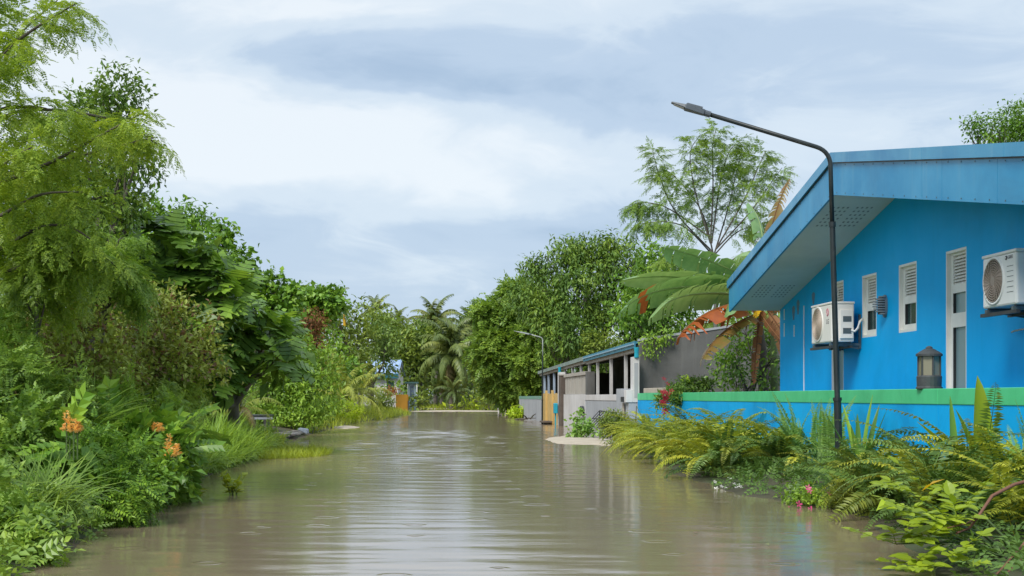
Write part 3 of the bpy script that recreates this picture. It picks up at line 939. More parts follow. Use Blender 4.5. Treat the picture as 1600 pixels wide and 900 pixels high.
def wall_light():
    y, z = 18.13, 2.235
    t = Thing('wall_lamp', (HX, y, z), 'grey ribbed half-dome lamp on the blue wall between two narrow windows', 'wall lamp')
    pl = [(HX - 0.03, y + 0.075 * math.cos(a), z + 0.155 * math.sin(a)) for a in np.linspace(0, 2 * math.pi, 25)[:-1]]
    t.part('back_plate', MB().prism(pl, (0.03, 0, 0)), M['grey_metal'], bevel=0.004)
    for k in range(8):
        u = -0.115 + k * 0.033
        r = 0.155 * math.sqrt(max(0.05, 1 - (abs(u) / 0.135) ** 1.6))
        pts = [(HX - 0.03 - r * math.sin(a), y + 0.068 * math.cos(a), z + u) for a in np.linspace(0, math.pi, 12)]
        t.part('rib', MB().prism(pts, (0, 0, 0.019)), M['grey_metal'])
    core = [(HX - 0.03 - 0.08 * math.sin(a), y + 0.05 * math.cos(a), z - 0.11) for a in np.linspace(0, math.pi, 10)]
    t.part('core', MB().prism(core, (0, 0, 0.22)), M['dark_metal'])


wall_light()


# ------------------------------------------------------------------ street lamps
M['steel_grey'] = paint('galvanised_grey', (0.50, 0.53, 0.52), (0.40, 0.43, 0.42), 0.5, 5.0)

def street_lamp(label, base, top, bend, arm_end, head_end, r, lean):
    t = Thing('street_lamp', base, label, 'street lamp', 'street lamps along the flooded road')
    b = np.array(base, float)
    top, arm_end, head_end = (np.array(p, float) for p in (top, arm_end, head_end))
    h = top[2]
    f = lambda z: b + (top - b) * (z / h)
    t.part('sleeve', MB().tube([f(-0.3), f(h * 0.26)], r * 1.32, 14), M['metal_pole'], smooth=False)
    t.part('collar', MB().tube([f(h * 0.26), f(h * 0.27)], r * 1.55, 14), M['metal_pole'])
    P = [f(h * 0.25), f(h * 0.5), f(h * 0.78)]
    t.part('pole', MB().tube(P, r, 14), M['metal_pole'])
    t.part('collar', MB().tube([f(h * 0.775), f(h * 0.79)], r * 1.25, 14), M['metal_pole'])
    u = unit(arm_end - top)
    dn = unit(f(0) - top)
    B = [f(h * 0.785)]
    for s in np.linspace(0, 1, 8):
        a, c = top + dn * bend * (1 - s), top + u * bend * s
        B.append(a * (1 - s) + c * s)
    B.append(arm_end)
    t.part('arm', MB().tube(B, r * 0.8, 12), M['metal_pole'] if base[1] < 30 else M['steel_grey'], smooth=True)
    # flat lamp head: a clamp, a finned driver box, a tapering blade with its glass underneath
    hv = head_end - arm_end
    L = np.linalg.norm(hv)
    u = hv / L
    s = unit(np.cross(u, (0, 0, 1)))
    w = np.cross(s, u)
    t.part('clamp', MB().tube([arm_end - u * 0.03, arm_end + u * L * 0.16], r * 1.15, 10), M['lamp_head'])
    hm = M['lamp_head'] if base[1] < 30 else M['steel_grey']

    def sec(d, hw, lo, hi):
        c = arm_end + u * d * L
        return [c + s * hw + w * lo, c - s * hw + w * lo, c - s * hw * 0.9 + w * hi, c + s * hw * 0.9 + w * hi]
    hd = t.part('lamp_head', MB().hexa(sec(0.1, r * 1.6, -r * 0.9, r * 1.0), sec(0.62, r * 2.6, -r * 1.0, r * 0.9)), hm, bevel=0.004)
    t.part('head_tip', MB().hexa(sec(0.62, r * 2.4, -r * 0.7, r * 0.55), sec(1.0, r * 1.3, -r * 0.2, r * 0.15)), hm, hd, bevel=0.003)
    for k in (-1.6, -0.8, 0, 0.8, 1.6):
        a, c = arm_end + u * 0.18 * L + s * k * r + w * r * 0.85, arm_end + u * 0.6 * L + s * k * r + w * r * 0.8
        t.part('fin', MB().hexa([a - s * 0.004, a + s * 0.004, a + s * 0.004 + w * r * 0.7, a - s * 0.004 + w * r * 0.7], [c - s * 0.004, c + s * 0.004, c + s * 0.004 + w * r * 0.5, c - s * 0.004 + w * r * 0.5]), M['lamp_head'], hd)
    a, c = sec(0.64, r * 1.9, -r * 0.78, -r * 0.62), sec(0.92, r * 1.2, -r * 0.55, -r * 0.25)
    t.part('glass', MB().hexa(a, c), M['lamp_glass'], hd)


b0 = at(1312.5, 745, 14.5)
street_lamp('dark street lamp with a long bent arm in front of the blue house', (b0[0], 14.5, 0), at(1297, 236, 14.5), 0.16, at(1106, 178, 14.6), at(1049, 160, 14.65), 0.030, 0)
street_lamp('far slim street lamp against the trees behind the yellow gate', (4.93, 52, 0), at(848, 528, 52.0), 0.12, at(829, 522.5, 51.8), at(803, 517, 51.6), 0.025, 0)

# ------------------------------------------------------------------ the neighbour's open-fronted building
FX = 5.0


def shed():
    E = 31.05
    t = Thing('open_building', (5.3, E, 0), 'low unfinished building with slim posts, blue roof edge and bare concrete end wall', 'building')
    top = lambda x: 2.30 + 0.150 * (x - 5.2)
    t.part('end_wall', MB().prism([(5.22, E, -0.3), (10.5, E, -0.3), (10.5, E, top(10.5)), (5.22, E, top(5.22))], (0, 0.18, 0)), M['concrete'])
    t.part('parapet', MB().prism([(5.20, E - 0.02, top(5.2)), (10.5, E - 0.02, top(10.5)), (10.5, E - 0.02, top(10.5) + 0.055), (5.20, E - 0.02, top(5.2) + 0.055)], (0, 0.22, 0)), M['grey_wall'])
    t.part('back_wall', MB().box(8.2, 8.35, E + 0.19, 56, -0.3, 2.5), M['concrete'])
    t.part('end_wall', MB().box(5.3, 8.19, 55.8, 56, -0.3, 2.0), M['concrete'])
    zt = lambda y: np.interp(y, [31, 40.8, 54.8], [2.30, 2.225, 2.06])
    for a, b, m, th in ((E + 0.2, 40.75, 'blue_roof', 0.15), (40.77, 56, 'grey_roof', 0.11)):
        za, zb = zt(a), zt(b)
        P0 = [(5.16, a, za - 0.05), (5.16, b, zb - 0.05), (5.16, b, zb), (5.16, a, za)]
        P1 = [(8.5, a, za + 0.42), (8.5, b, zb + 0.42), (8.5, b, zb + 0.47), (8.5, a, za + 0.47)]
        r = t.part('roof', MB().hexa(P0, P1), M[m])
        t.part('fascia', MB().prism([(5.12, a, za - th), (5.12, b, zb - th), (5.12, b, zb + 0.01), (5.12, a, za + 0.01)], (0.035, 0, 0)), M[m])
        if m == 'blue_roof':
            t.part('gutter_lip', MB().prism([(5.09, a, za - 0.075), (5.09, b, zb - 0.075), (5.09, b, zb - 0.045), (5.09, a, za - 0.045)], (0.03, 0, 0)), paint('pale_trim', (0.30, 0.46, 0.58), None, 0.5))
        t.part('beam', MB().prism([(5.2, a, za - th - 0.085), (5.2, b, zb - th - 0.085), (5.2, b, zb - th + 0.01), (5.2, a, za - th + 0.01)], (0.09, 0, 0)), M['beige_board'])
    for k, px in enumerate((978, 955, 934, 921, 908, 895, 883, 866, 857.4, 851)):
        y = on_side(px, 5.26)
        z1 = zt(y) - 0.19
        t.part('post', MB().box(5.22, 5.30, y - 0.045, y + 0.045, -0.3, z1), M['post'] if k < 7 else M['blue_post'], bevel=0.004)
    for px, a, b in ((996, 2.14, 1.9), (875.5, 2.05, 1.82)):
        y = on_side(px, 5.1)
        t.part('downpipe', MB().lathe([(0.05, b), (0.055, b + 0.02), (0.05, b + 0.1), (0.06, a - 0.03), (0.06, a)], (5.08, y, 0), 10), M['teal'])
    # odds and ends in the dark inside
    for y, x, h in ((34, 7.0, 0.9), (37, 7.4, 1.3), (41.5, 7.2, 1.1)):
        t.part('partition', MB().box(x, x + 0.8, y, y + 0.12, -0.3, h), M['concrete'])


shed()


def frontage():
    t = Thing('gate_pillar', (5.0, 31, 0), 'white and grey L-shaped gate pillar at the end of the blue wall', 'pillar')
    t.part('pier', MB().box(4.90, 5.12, 30.68, 31.15, 0.25, 0.87), M['grey_wall'], bevel=0.006)
    t.part('plinth', MB().box(4.88, 5.13, 30.66, 31.17, -0.3, 0.249), M['plinth'])
    t.part('slab', MB().box(4.995, 5.145, 30.66, 31.0, 0.872, 1.92), M['white_wall'], bevel=0.006)
    t.part('panel', MB().box(5.03, 5.115, 30.654, 30.66, 0.98, 1.78), M['grey_wall'])
    t.part('arm', MB().box(4.84, 4.993, 30.66, 31.0, 0.872, 1.16), M['white_wall'], bevel=0.006)
    t.part('side_pier', MB().box(4.80, 5.05, 31.2, 31.9, 0.0, 1.19), M['grey_wall'], bevel=0.006)
    t.part('conduit', MB().box(4.835, 4.875, 31.14, 31.19, 0.0, 0.86), M['beige_wall'])
    t.part('switch_box', MB().box(4.78, 4.84, 30.95, 31.1, 0.88, 1.0), M['dark_metal'])

    t = Thing('grey_wall', (FX, 36, 0), 'low grey rendered wall with a white coping under the slim posts', 'wall')
    t.part('wall_body', MB().box(FX, FX + 0.15, 31.95, 39.3, -0.3, 0.90), M['grey_wall'])
    t.part('coping', MB().box(FX - 0.012, FX + 0.165, 31.95, 39.45, 0.902, 1.06), M['white_wall'], bevel=0.005)
    t.part('edge_strip', MB().box(FX - 0.01, FX + 0.155, 39.302, 39.44, -0.3, 0.90), M['white_wall'])

    t = Thing('white_wall', (FX, 42, 0), 'stained white wall topped by four beige panels', 'wall')
    t.part('wall_body', MB().box(FX, FX + 0.15, 39.46, 45.1, -0.3, 1.08), M['white_wall'])
    ys = np.linspace(39.5, 44.9, 5)
    for a, b in zip(ys[:-1], ys[1:]):
        t.part('panel', MB().box(FX + 0.03, FX + 0.09, a + 0.05, b - 0.05, 1.085, 1.64), M['beige_board'], bevel=0.004)
    t.part('panel_back', MB().box(FX + 0.095, FX + 0.12, 39.5, 44.9, 1.083, 1.645), M['brown_pier'])
    t.part('header', MB().box(FX - 0.01, FX + 0.14, 39.45, 45.0, 1.65, 1.755), M['beige_board'], bevel=0.004)
    t.part('end_block', MB().box(FX + 0.02, FX + 0.24, 39.0, 39.44, 1.065, 1.74), M['concrete'])

    t = Thing('gate_post', (FX - 0.05, 45.5, 0), 'dark brown gate post taller than the white wall', 'post')
    t.part('shaft', MB().box(FX - 0.10, FX + 0.12, 45.15, 45.75, -0.3, 1.72), M['brown_pier'], bevel=0.01)
    t.part('pale_shaft', MB().box(FX - 0.05, FX + 0.14, 45.80, 46.5, -0.3, 1.85), M['white_wall'], bevel=0.01)
    t.part('cap', MB().box(FX - 0.12, FX + 0.14, 45.12, 45.78, 1.722, 1.76), M['beige_board'])

    t = Thing('yellow_gate', (FX, 50, 0), 'yellow timber gate of upright planks', 'gate')
    ys = np.linspace(46.6, 53.0, 14)
    for k, (a, b) in enumerate(zip(ys[:-1], ys[1:])):
        t.part('plank', MB().box(FX + 0.004 * (k % 3), FX + 0.05, a + 0.02, b - 0.02, 0.0 - 0.3, 1.10 + 0.015 * ((k * 7) % 3)), M['yellow_gate'], bevel=0.004)
    for y in (48.6, 50.9):
        t.part('post', MB().box(FX - 0.06, FX + 0.02, y - 0.13, y + 0.13, -0.3, 1.24), M['yellow_gate'], bevel=0.006)
    t.part('rail', MB().box(FX + 0.055, FX + 0.09, 46.6, 53.0, 0.8, 0.9), M['yellow_gate'])
    d = Thing('doorstep', (FX - 0.25, 48.6, 0), 'dark flat step in front of the yellow gate', 'step')
    d.part('tread', MB().box(FX - 0.42, FX - 0.08, 48.0, 49.3, 0.06, 0.12), M['brown_pier'], bevel=0.008)
    for y in (48.15, 49.0):
        d.part('support', MB().box(FX - 0.38, FX - 0.12, y, y + 0.12, -0.3, 0.06), M['plinth'])

    t = Thing('meter_box', (FX - 0.12, 46.4, 0), 'small cyan box on a thin stand by the pale gate post', 'meter box')
    t.part('box', MB().box(FX - 0.2, FX - 0.08, 46.2, 46.6, 0.42, 0.78), M['teal'], bevel=0.02)
    t.part('stand', MB().box(FX - 0.16, FX - 0.12, 46.36, 46.44, -0.3, 0.42), M['teal'])

    t = Thing('mailbox', (FX, 39.5, 0.6), 'black oval box hung on the white wall edge', 'mailbox')
    P = [(FX - 0.10, 39.7 + 0.36 * math.cos(a), 0.58 + 0.15 * math.sin(a)) for a in np.linspace(0, 2 * math.pi, 21)[:-1]]
    t.part('body', MB().prism(P, (0.088, 0, 0)), M['dark_metal'], bevel=0.02)
    t.part('slot', MB().box(FX - 0.104, FX - 0.1, 39.5, 39.9, 0.64, 0.66), M['steel'])

    t = Thing('garden_wall', (FX, 58, 0), 'pale grey garden wall with a faded green top beyond the yellow gate', 'wall')
    t.part('wall_body', MB().box(FX, FX + 0.15, 53.1, 64.5, -0.3, 0.90), M['grey_wall'], label='pale grey rendered face')
    t.part('coping', MB().box(FX - 0.01, FX + 0.16, 53.1, 64.5, 0.902, 1.03), paint('faded_green', (0.13, 0.34, 0.25), (0.2, 0.3, 0.26), 0.7, 1.0), bevel=0.005)

    t = Thing('side_gate', (6.3, 88, 0), 'beige pillar and tan gate at the far end of the road', 'gate')
    t.part('pillar', MB().box(5.85, 6.30, 88.0, 88.3, -0.2, 1.15), M['beige_wall'], bevel=0.01)
    t.part('leaf', MB().box(6.31, 6.98, 88.1, 88.2, -0.2, 1.10), M['tan_wall'])
    for x in (6.33, 6.62, 6.9):
        t.part('stile', MB().box(x, x + 0.06, 88.06, 88.1, -0.2, 1.10), M['brown_pier'])
    t.part('post', MB().box(5.48, 5.72, 89.0, 89.3, -0.2, 1.1), M['white_wall'])

    t = Thing('white_shed', (7.0, 96, 0), 'small white gable showing above the tan gate', 'shed')
    t.part('wall', MB().prism([(6.85, 96, 0), (7.55, 96, 0), (7.55, 96, 1.35), (7.2, 96, 1.85), (6.85, 96, 1.35)], (0, 2, 0)), M['white_wall'])
    t.part('roof', MB().prism([(6.75, 95.9, 1.26), (7.2, 95.9, 1.90), (7.65, 95.9, 1.26), (7.65, 95.9, 1.31), (7.2, 95.9, 1.96), (6.75, 95.9, 1.31)], (0, 2.2, 0)), M['grey_roof'])

    t = Thing('metal_rack', (4.3, 32, 0), 'black metal grate folded down beside the round clipped bush', 'grate')
    A0, A1 = np.array([4.12, 32.3, 0.30]), np.array([4.58, 31.5, 0.22])
    B0, B1 = np.array([4.45, 32.3, 0.66]), np.array([4.95, 31.5, 0.60])
    for k in range(11):
        s = k / 10
        t.part('bar', MB().tube([A0 * (1 - s) + A1 * s, B0 * (1 - s) + B1 * s], 0.011, 5), M['dark_metal'])
    for a, b in ((A0, A1), (B0, B1), ((A0 + B0) / 2, (A1 + B1) / 2)):
        t.part('rail', MB().tube([a, b], 0.015, 5), M['dark_metal'])
    for p in (B0, B1, A1):
        t.part('leg', MB().tube([p, (p[0] + 0.02, p[1], 0.0)], 0.014, 5), M['dark_metal'])
    t.part('foot_rail', MB().tube([(4.47, 32.3, 0.03), (4.97, 31.5, 0.03)], 0.014, 5), M['dark_metal'])

    t = Thing('planter_box', (WX + 0.085, 28.5, 1.08), 'cream trough on the blue wall under the red flowers', 'planter')
    t.part('trough', MB().box(WX + 0.01, WX + 0.16, 27.2, 29.9, 1.08, 1.19), M['beige_wall'], bevel=0.01)
    t.part('soil', MB().box(WX + 0.03, WX + 0.14, 27.3, 29.8, 1.19, 1.195), M['ground'])


frontage()


# ------------------------------------------------------------------ left bank: table, planks, sack, gate, far houses
def left_bank_things():
    t = Thing('low_table', (-3.85, 33, 0), 'low dark-topped table standing in the reeds by the water', 'table')
    t.part('top', MB().box(-4.12, -3.58, 32.5, 33.5, 0.50, 0.56), M['dark_metal'], bevel=0.008)
    t.part('rim', MB().box(-4.14, -3.50, 32.44, 32.49, 0.45, 0.50), M['sack'])
    for x, y in ((-3.7, 32.6), (-4.05, 32.6), (-3.7, 33.4), (-4.05, 33.4)):
        t.part('leg', MB().box(x - 0.03, x + 0.03, y - 0.03, y + 0.03, -0.2, 0.50), M['old_wood'])
    t = Thing('plank_platform', (-3.5, 32, 0), 'low platform of grey weathered planks at the edge of the flood', 'platform')
    for k in range(7):
        y = 31.2 + k * 0.62
        x0 = -4.05 + 0.05 * ((k * 5) % 3)
        t.part('plank', MB().hexa([(x0, y, 0.06), (x0, y + 0.42, 0.06), (x0, y + 0.42, 0.10), (x0, y, 0.10)], [(-2.95 + 0.06 * (k % 3), y - 0.05, 0.07), (-2.95 + 0.06 * (k % 3), y + 0.35, 0.07), (-2.95 + 0.06 * (k % 3), y + 0.35, 0.11), (-2.95 + 0.06 * (k % 3), y - 0.05, 0.11)]), M['old_wood'], bevel=0.004)
    for x in (-3.9, -3.1):
        t.part('bearer', MB().box(x, x + 0.08, 31.1, 35.6, -0.06, 0.06), M['plinth'])
    p = Thing('loose_board', (-3.1, 31.3, 0.1), 'pale board sloping up on the end of the plank platform', 'board')
    p.part('board', MB().hexa([(-3.55, 31.1, 0.115), (-3.55, 31.5, 0.115), (-3.55, 31.5, 0.135), (-3.55, 31.1, 0.135)], [(-2.62, 31.3, 0.19), (-2.62, 31.7, 0.19), (-2.62, 31.7, 0.215), (-2.62, 31.3, 0.215)]), M['old_wood'])
    p.part('cloth', MB().hexa([(-2.78, 31.28, 0.205), (-2.78, 31.72, 0.205), (-2.78, 31.72, 0.27), (-2.78, 31.28, 0.26)], [(-2.55, 31.22, 0.12), (-2.55, 31.78, 0.12), (-2.55, 31.7, 0.24), (-2.55, 31.3, 0.23)]), M['sack'], bevel=0.03)
    s = Thing('sack', (-3.98, 30.6, 0), 'crumpled pale sack in the grass beside the plank platform', 'sack')
    V, F = [], []
    n, m = 14, 9
    for j in range(m):
        v = math.pi * j / (m - 1)
        for i in range(n):
            a = 2 * math.pi * i / n
            r = 1 + 0.16 * math.sin(3 * a + 2 * v) + 0.1 * math.sin(5 * a - v)
            V.append((-3.98 + 0.15 * r * math.sin(v) * math.cos(a), 30.7 + 0.17 * r * math.sin(v) * math.sin(a), 0.14 + 0.17 * math.cos(v)))
    F = [(j * n + i, j * n + (i + 1) % n, (j + 1) * n + (i + 1) % n, (j + 1) * n + i) for j in range(m - 1) for i in range(n)]
    s.part('body', MB().add(V, F), M['sack'], smooth=True)
    s.part('neck', MB().lathe([(0.05, 0.29), (0.03, 0.33), (0.06, 0.38)], (-3.98, 30.7, 0), 9), M['sack'])

    t = Thing('orange_gate', (-0.8, 80, 0), 'flat orange gate panel at the end of the left verge', 'gate')
    t.part('panel', MB().box(-1.22, -0.50, 80.0, 80.06, -0.2, 1.14), M['orange_gate'], bevel=0.01)
    t.part('return', MB().box(-0.53, -0.47, 80.062, 82.0, -0.2, 1.12), M['orange_gate'])
    t.part('post', MB().box(-0.485, -0.43, 79.9, 80.0, -0.2, 0.75), M['plinth'])

    t = Thing('blue_roofed_house', (-1.75, 96, 0), 'white house with a steep pale blue metal roof among the trees', 'house')
    X0, X1, Y0 = -4.2, -1.22, 96
    t.part('wall', MB().prism([(X1 - 0.1, Y0 + 0.1, 0), (X1 - 0.1, Y0 + 3.1, 0), (X1 - 0.1, Y0 + 3.1, 2.4), (X1 - 0.1, Y0 + 1.6, 3.45), (X1 - 0.1, Y0 + 0.1, 2.4)], (X0 - X1 + 0.1, 0, 0)), M['white_wall'])
    r = t.part('roof', MB().prism([(X0, Y0 - 0.25, 2.62), (X0, Y0 + 1.6, 3.62), (X0, Y0 + 3.5, 2.55), (X0, Y0 + 3.5, 2.62), (X0, Y0 + 1.6, 3.70), (X0, Y0 - 0.25, 2.69)], (X1 - X0, 0, 0)), M['far_roof'])
    for k in range(9):
        x = X0 + 0.2 + k * 0.33
        t.part('rib', MB().prism([(x, Y0 - 0.25, 2.692), (x, Y0 + 1.6, 3.702), (x, Y0 + 1.6, 3.74), (x, Y0 - 0.25, 2.73)], (0.06, 0, 0)), M['far_roof'], r)
    t.part('fascia', MB().box(X0, X1, Y0 - 0.29, Y0 - 0.252, 2.32, 2.67), paint('teal_fascia', (0.02, 0.13, 0.17), None, 0.5))
    w = t.part('window', MB().box(-2.2, -1.5, Y0 + 0.04, Y0 + 0.099, 1.5, 2.2), M['white_frame'])
    t.part('pane', MB().box(-2.14, -1.56, Y0 + 0.03, Y0 + 0.039, 1.55, 2.15), M['pane_dark'], w)
    t.root.rotation_euler[2] = math.radians(-7)

    t = Thing('turquoise_hut', (-0.35, 100, 0), 'little turquoise hut with a barred front beside the orange gate', 'hut')
    t.part('wall', MB().box(-0.58, 0.05, 100.3, 102, 0, 2.0), paint('turquoise_wall', (0.42, 0.60, 0.66), (0.50, 0.66, 0.70), 0.6, 2.0))
    t.part('roof', MB().box(-0.85, 0.2, 99.9, 102.3, 2.0, 2.12), paint('hut_roof', (0.05, 0.12, 0.12), None, 0.6))
    w = t.part('window', MB().box(-0.5, -0.12, 100.25, 100.299, 0.9, 1.85), M['white_frame'])
    t.part('pane', MB().box(-0.46, -0.16, 100.24, 100.249, 0.95, 1.8), M['pane_dark'], w)
    for x in (-0.62, 0.06):
        t.part('post', MB().box(x - 0.04, x + 0.04, 99.95, 100.03, 0, 2.0), M['white_frame'])
    for k in range(4):
        t.part('bar', MB().box(-0.45 + 0.09 * k, -0.42 + 0.09 * k, 100.2, 100.23, 0.9, 1.85), M['far_roof'], w)


left_bank_things()

# ------------------------------------------------------------------ vegetation builders
def T_leaf(w=0.5, fold=0.10, curl=0.12):
    """one folded leaf, 1 long: six points, four triangles' worth of two quads"""
    V = np.array([(0, 0, 0), (-w * 0.5, 0.42, fold), (0, 0.5, 0.0), (w * 0.5, 0.42, fold), (0, 1.0, -curl)])
    return V, [np.array([(0, 2, 1), (1, 2, 4), (0, 3, 2), (2, 3, 4)])]


def T_leaf2(w=0.5, fold=0.08):
    """cheap leaf: two triangles folded on the midrib"""
    V = np.array([(0, 0, 0), (-w * 0.5, 0.45, fold), (w * 0.5, 0.45, fold), (0, 1.0, -0.06)])
    return V, [np.array([(0, 3, 1), (0, 2, 3)])]


def T_round(w=0.6, curl=0.12, m=5):
    """leaf with a rounded outline, folded on the midrib"""
    s = np.linspace(0, 1, m + 1)
    hw = 0.5 * w * np.sin(np.pi * s ** 0.85) ** 0.75
    hw[0], hw[-1] = 0.02, 0.01
    V, F = [], []
    for i in range(m + 1):
        z = -curl * s[i] ** 2
        V += [(-hw[i], s[i], z + 0.10 * hw[i]), (0, s[i], z - 0.03), (hw[i], s[i], z + 0.10 * hw[i])]
    for i in range(m):
        b = i * 3
        F += [(b, b + 1, b + 4, b + 3), (b + 1, b + 2, b + 5, b + 4)]
    return np.array(V), [np.array(F)]


def T_blade(w=0.03, bend=0.6, n=4):
    s = np.linspace(0, 1, n + 1)
    y = np.sin(s * bend * 1.4) / (bend * 1.4) if bend > 0.01 else s * 0
    z = (1 - np.cos(s * bend * 1.4)) / (bend * 1.4) if bend > 0.01 else s
    # grows along +Y, falls towards -Z
    hw = w * 0.5 * (1 - s ** 2.2)
    V = []
    for i in range(n + 1):
        V += [(-hw[i], y[i], -z[i]), (hw[i], y[i], -z[i])]
    F = [np.array([(2 * i, 2 * i + 1, 2 * i + 3, 2 * i + 2) for i in range(n)])]
    return np.array(V), F


def T_pinnate(n=7, L=0.30, w=0.45, droop=0.25, taper=True):
    """feathery compound leaf: n pairs of leaflets along a drooping stalk (unit length)"""
    VV, FF, o = [], [], 0
    lv, lf = T_leaf2(w)
    for i in range(n):
        s = (i + 0.8) / n
        base = np.array([0, s, -droop * s * s])
        ll = L * (math.sin(math.pi * min(1, 0.25 + 0.7 * s)) * 0.6 + 0.4 if taper else 1)
        for sg in (-1, 1):
            d = unit(np.array([sg * 0.9, 0.42, -0.12]))
            u = np.array([0, 0, 1.0])
            x = unit(np.cross(d, u))
            u = np.cross(x, d)
            VV.append(base + ll * (lv[:, :1] * x + lv[:, 1:2] * d + lv[:, 2:] * u))
            FF.append(lf[0] + o)
            o += len(lv)
    base = np.array([0, 1, -droop])
    VV.append(base + L * 0.9 * lv)
    FF.append(lf[0] + o)
    o += len(lv)
    VV.append(np.array([(-0.006, 0, 0), (0.006, 0, 0), (0.004, 1, -droop), (-0.004, 1, -droop)]))
    FF.append(np.array([(o, o + 1, o + 2), (o, o + 2, o + 3)]))
    return np.concatenate(VV), [np.concatenate(FF)]


def T_bipinnate(n=6, m=5, L=0.42, leaf=0.062, droop=0.45, seed=0):
    """feathery spray, twice divided: pairs of side stalks, each with pairs of round leaflets"""
    VV, FF, o = [], [], 0
    rng = np.random.default_rng(seed)
    sv, sf = T_pinnate(m, leaf / L * 1.9, 0.80, 0.35)
    for i in range(n + 1):
        s = (i + 0.9) / (n + 1)
        base = np.array([0, s, -droop * s * s])
        for sg in ((-1, 1) if i < n else (0,)):
            d = unit(np.array([sg * 0.85, 0.45 if sg else 1.0, -0.25 - 0.6 * droop * s]) + rng.normal(size=3) * 0.28)
            ll = L * (1.05 - 0.5 * s) * rng.uniform(0.7, 1.15)
            x = unit(np.cross(d, (0, 0, 1.0)))
            u = np.cross(x, d)
            VV.append(base + ll * (sv[:, :1] * x + sv[:, 1:2] * d + sv[:, 2:] * u))
            FF.append(sf[0] + o)
            o += len(sv)
    return np.concatenate(VV), [np.concatenate(FF)]


def place(T, P, D, N, S):
    """copies of template T at points P, growing along D, upper side towards N, size S -> V, faces"""
    V0, F0 = T
    P, D, N = np.asarray(P, float), unit(D), np.asarray(N, float)
    S = np.broadcast_to(np.asarray(S, float), (len(P),))
    X = unit(np.cross(D, N))
    U = np.cross(X, D)
    V = P[:, None, :] + S[:, None, None] * (V0[None, :, 0:1] * X[:, None, :] + V0[None, :, 1:2] * D[:, None, :] + V0[None, :, 2:3] * U[:, None, :])
    off = (np.arange(len(P)) * len(V0))[:, None, None]
    return V.reshape(-1, 3), [(f[None] + off).reshape(-1, f.shape[1]) for f in F0]


def join(parts):
    VV, FF, o = [], {}, 0
    for V, Fs in parts:
        VV.append(V)
        for f in Fs:
            FF.setdefault(f.shape[1], []).append(f + o)
        o += len(V)
    return np.concatenate(VV), [np.concatenate(x) for x in FF.values()]


def rdir(n, rng):
    return unit(rng.normal(size=(n, 3)))


def lobe(px, py, r, Y, rz=None, ry=None):
    """a rounded mass of foliage that the photo shows centred at (px, py), r photo pixels wide, at depth Y"""
    c = at(px, py, Y)
    k = Y / FPX
    return (*c, r * k, (ry or r) * k, (rz or r) * k)


def sublobes(lobes, n=4, f=0.5, seed=0, keep=0.78):
    """knobs of foliage over the face of each rounded mass"""
    rng = np.random.default_rng(seed)
    out = []
    for c in lobes:
        c = np.array(c, float)
        out.append((*c[:3], *(c[3:] * keep)))
        for _ in range(n):
            d = rdir(1, rng)[0]
            d[1] = -abs(d[1]) if rng.random() < 0.6 else d[1]
            d[2] = d[2] if d[2] > -0.5 else -d[2]
            g = f * rng.uniform(0.6, 1.25)
            out.append((*(c[:3] + unit(d) * c[3:] * (1.0 - 0.35 * g)), *(c[3:] * g)))
    return out


def foliage_pts(lobes, dens, k, spread, rng, out=0.6, droop=0.2, flat=1.0, zmin=0.02, lump=0.22, shell=0.55):
    """leaf positions in sprays over the lobes. dens: sprays per square metre of lobe surface"""
    PP, DD, NN = [], [], []
    for c in lobes:
        c = np.array(c, float)
        r = c[3:]
        area = 4 * math.pi * (((r[0] * r[1]) ** 1.6 + (r[0] * r[2]) ** 1.6 + (r[1] * r[2]) ** 1.6) / 3) ** (1 / 1.6)
        n = max(6, int(area * dens))
        d = rdir(n, rng)
        kk = rng.normal(size=(5, 3)) * 3.2
        ph = rng.uniform(0, 6.28, 5)
        lum = 1 + lump * np.mean(np.sin(d @ kk.T + ph), 1) * 2.0
        rad = (shell + (1 - shell) * rng.random(n) ** 0.5) * lum
        tw = c[:3] + d * r * rad[:, None]
        p = np.repeat(tw, k, 0) + rng.normal(size=(n * k, 3)) * spread * np.array([1, 1, flat])
        dd = np.repeat(d, k, 0) * out + rdir(n * k, rng) * 0.75 + np.array([0, 0, -droop])
        PP.append(p)
        DD.append(dd)
        NN.append(np.array([0, 0, 1.0]) + rdir(n * k, rng) * 0.65 + np.repeat(d, k, 0) * 0.35)
    P, D, N = np.concatenate(PP), np.concatenate(DD), np.concatenate(NN)
    ok = P[:, 2] > zmin
    return P[ok], D[ok], N[ok]


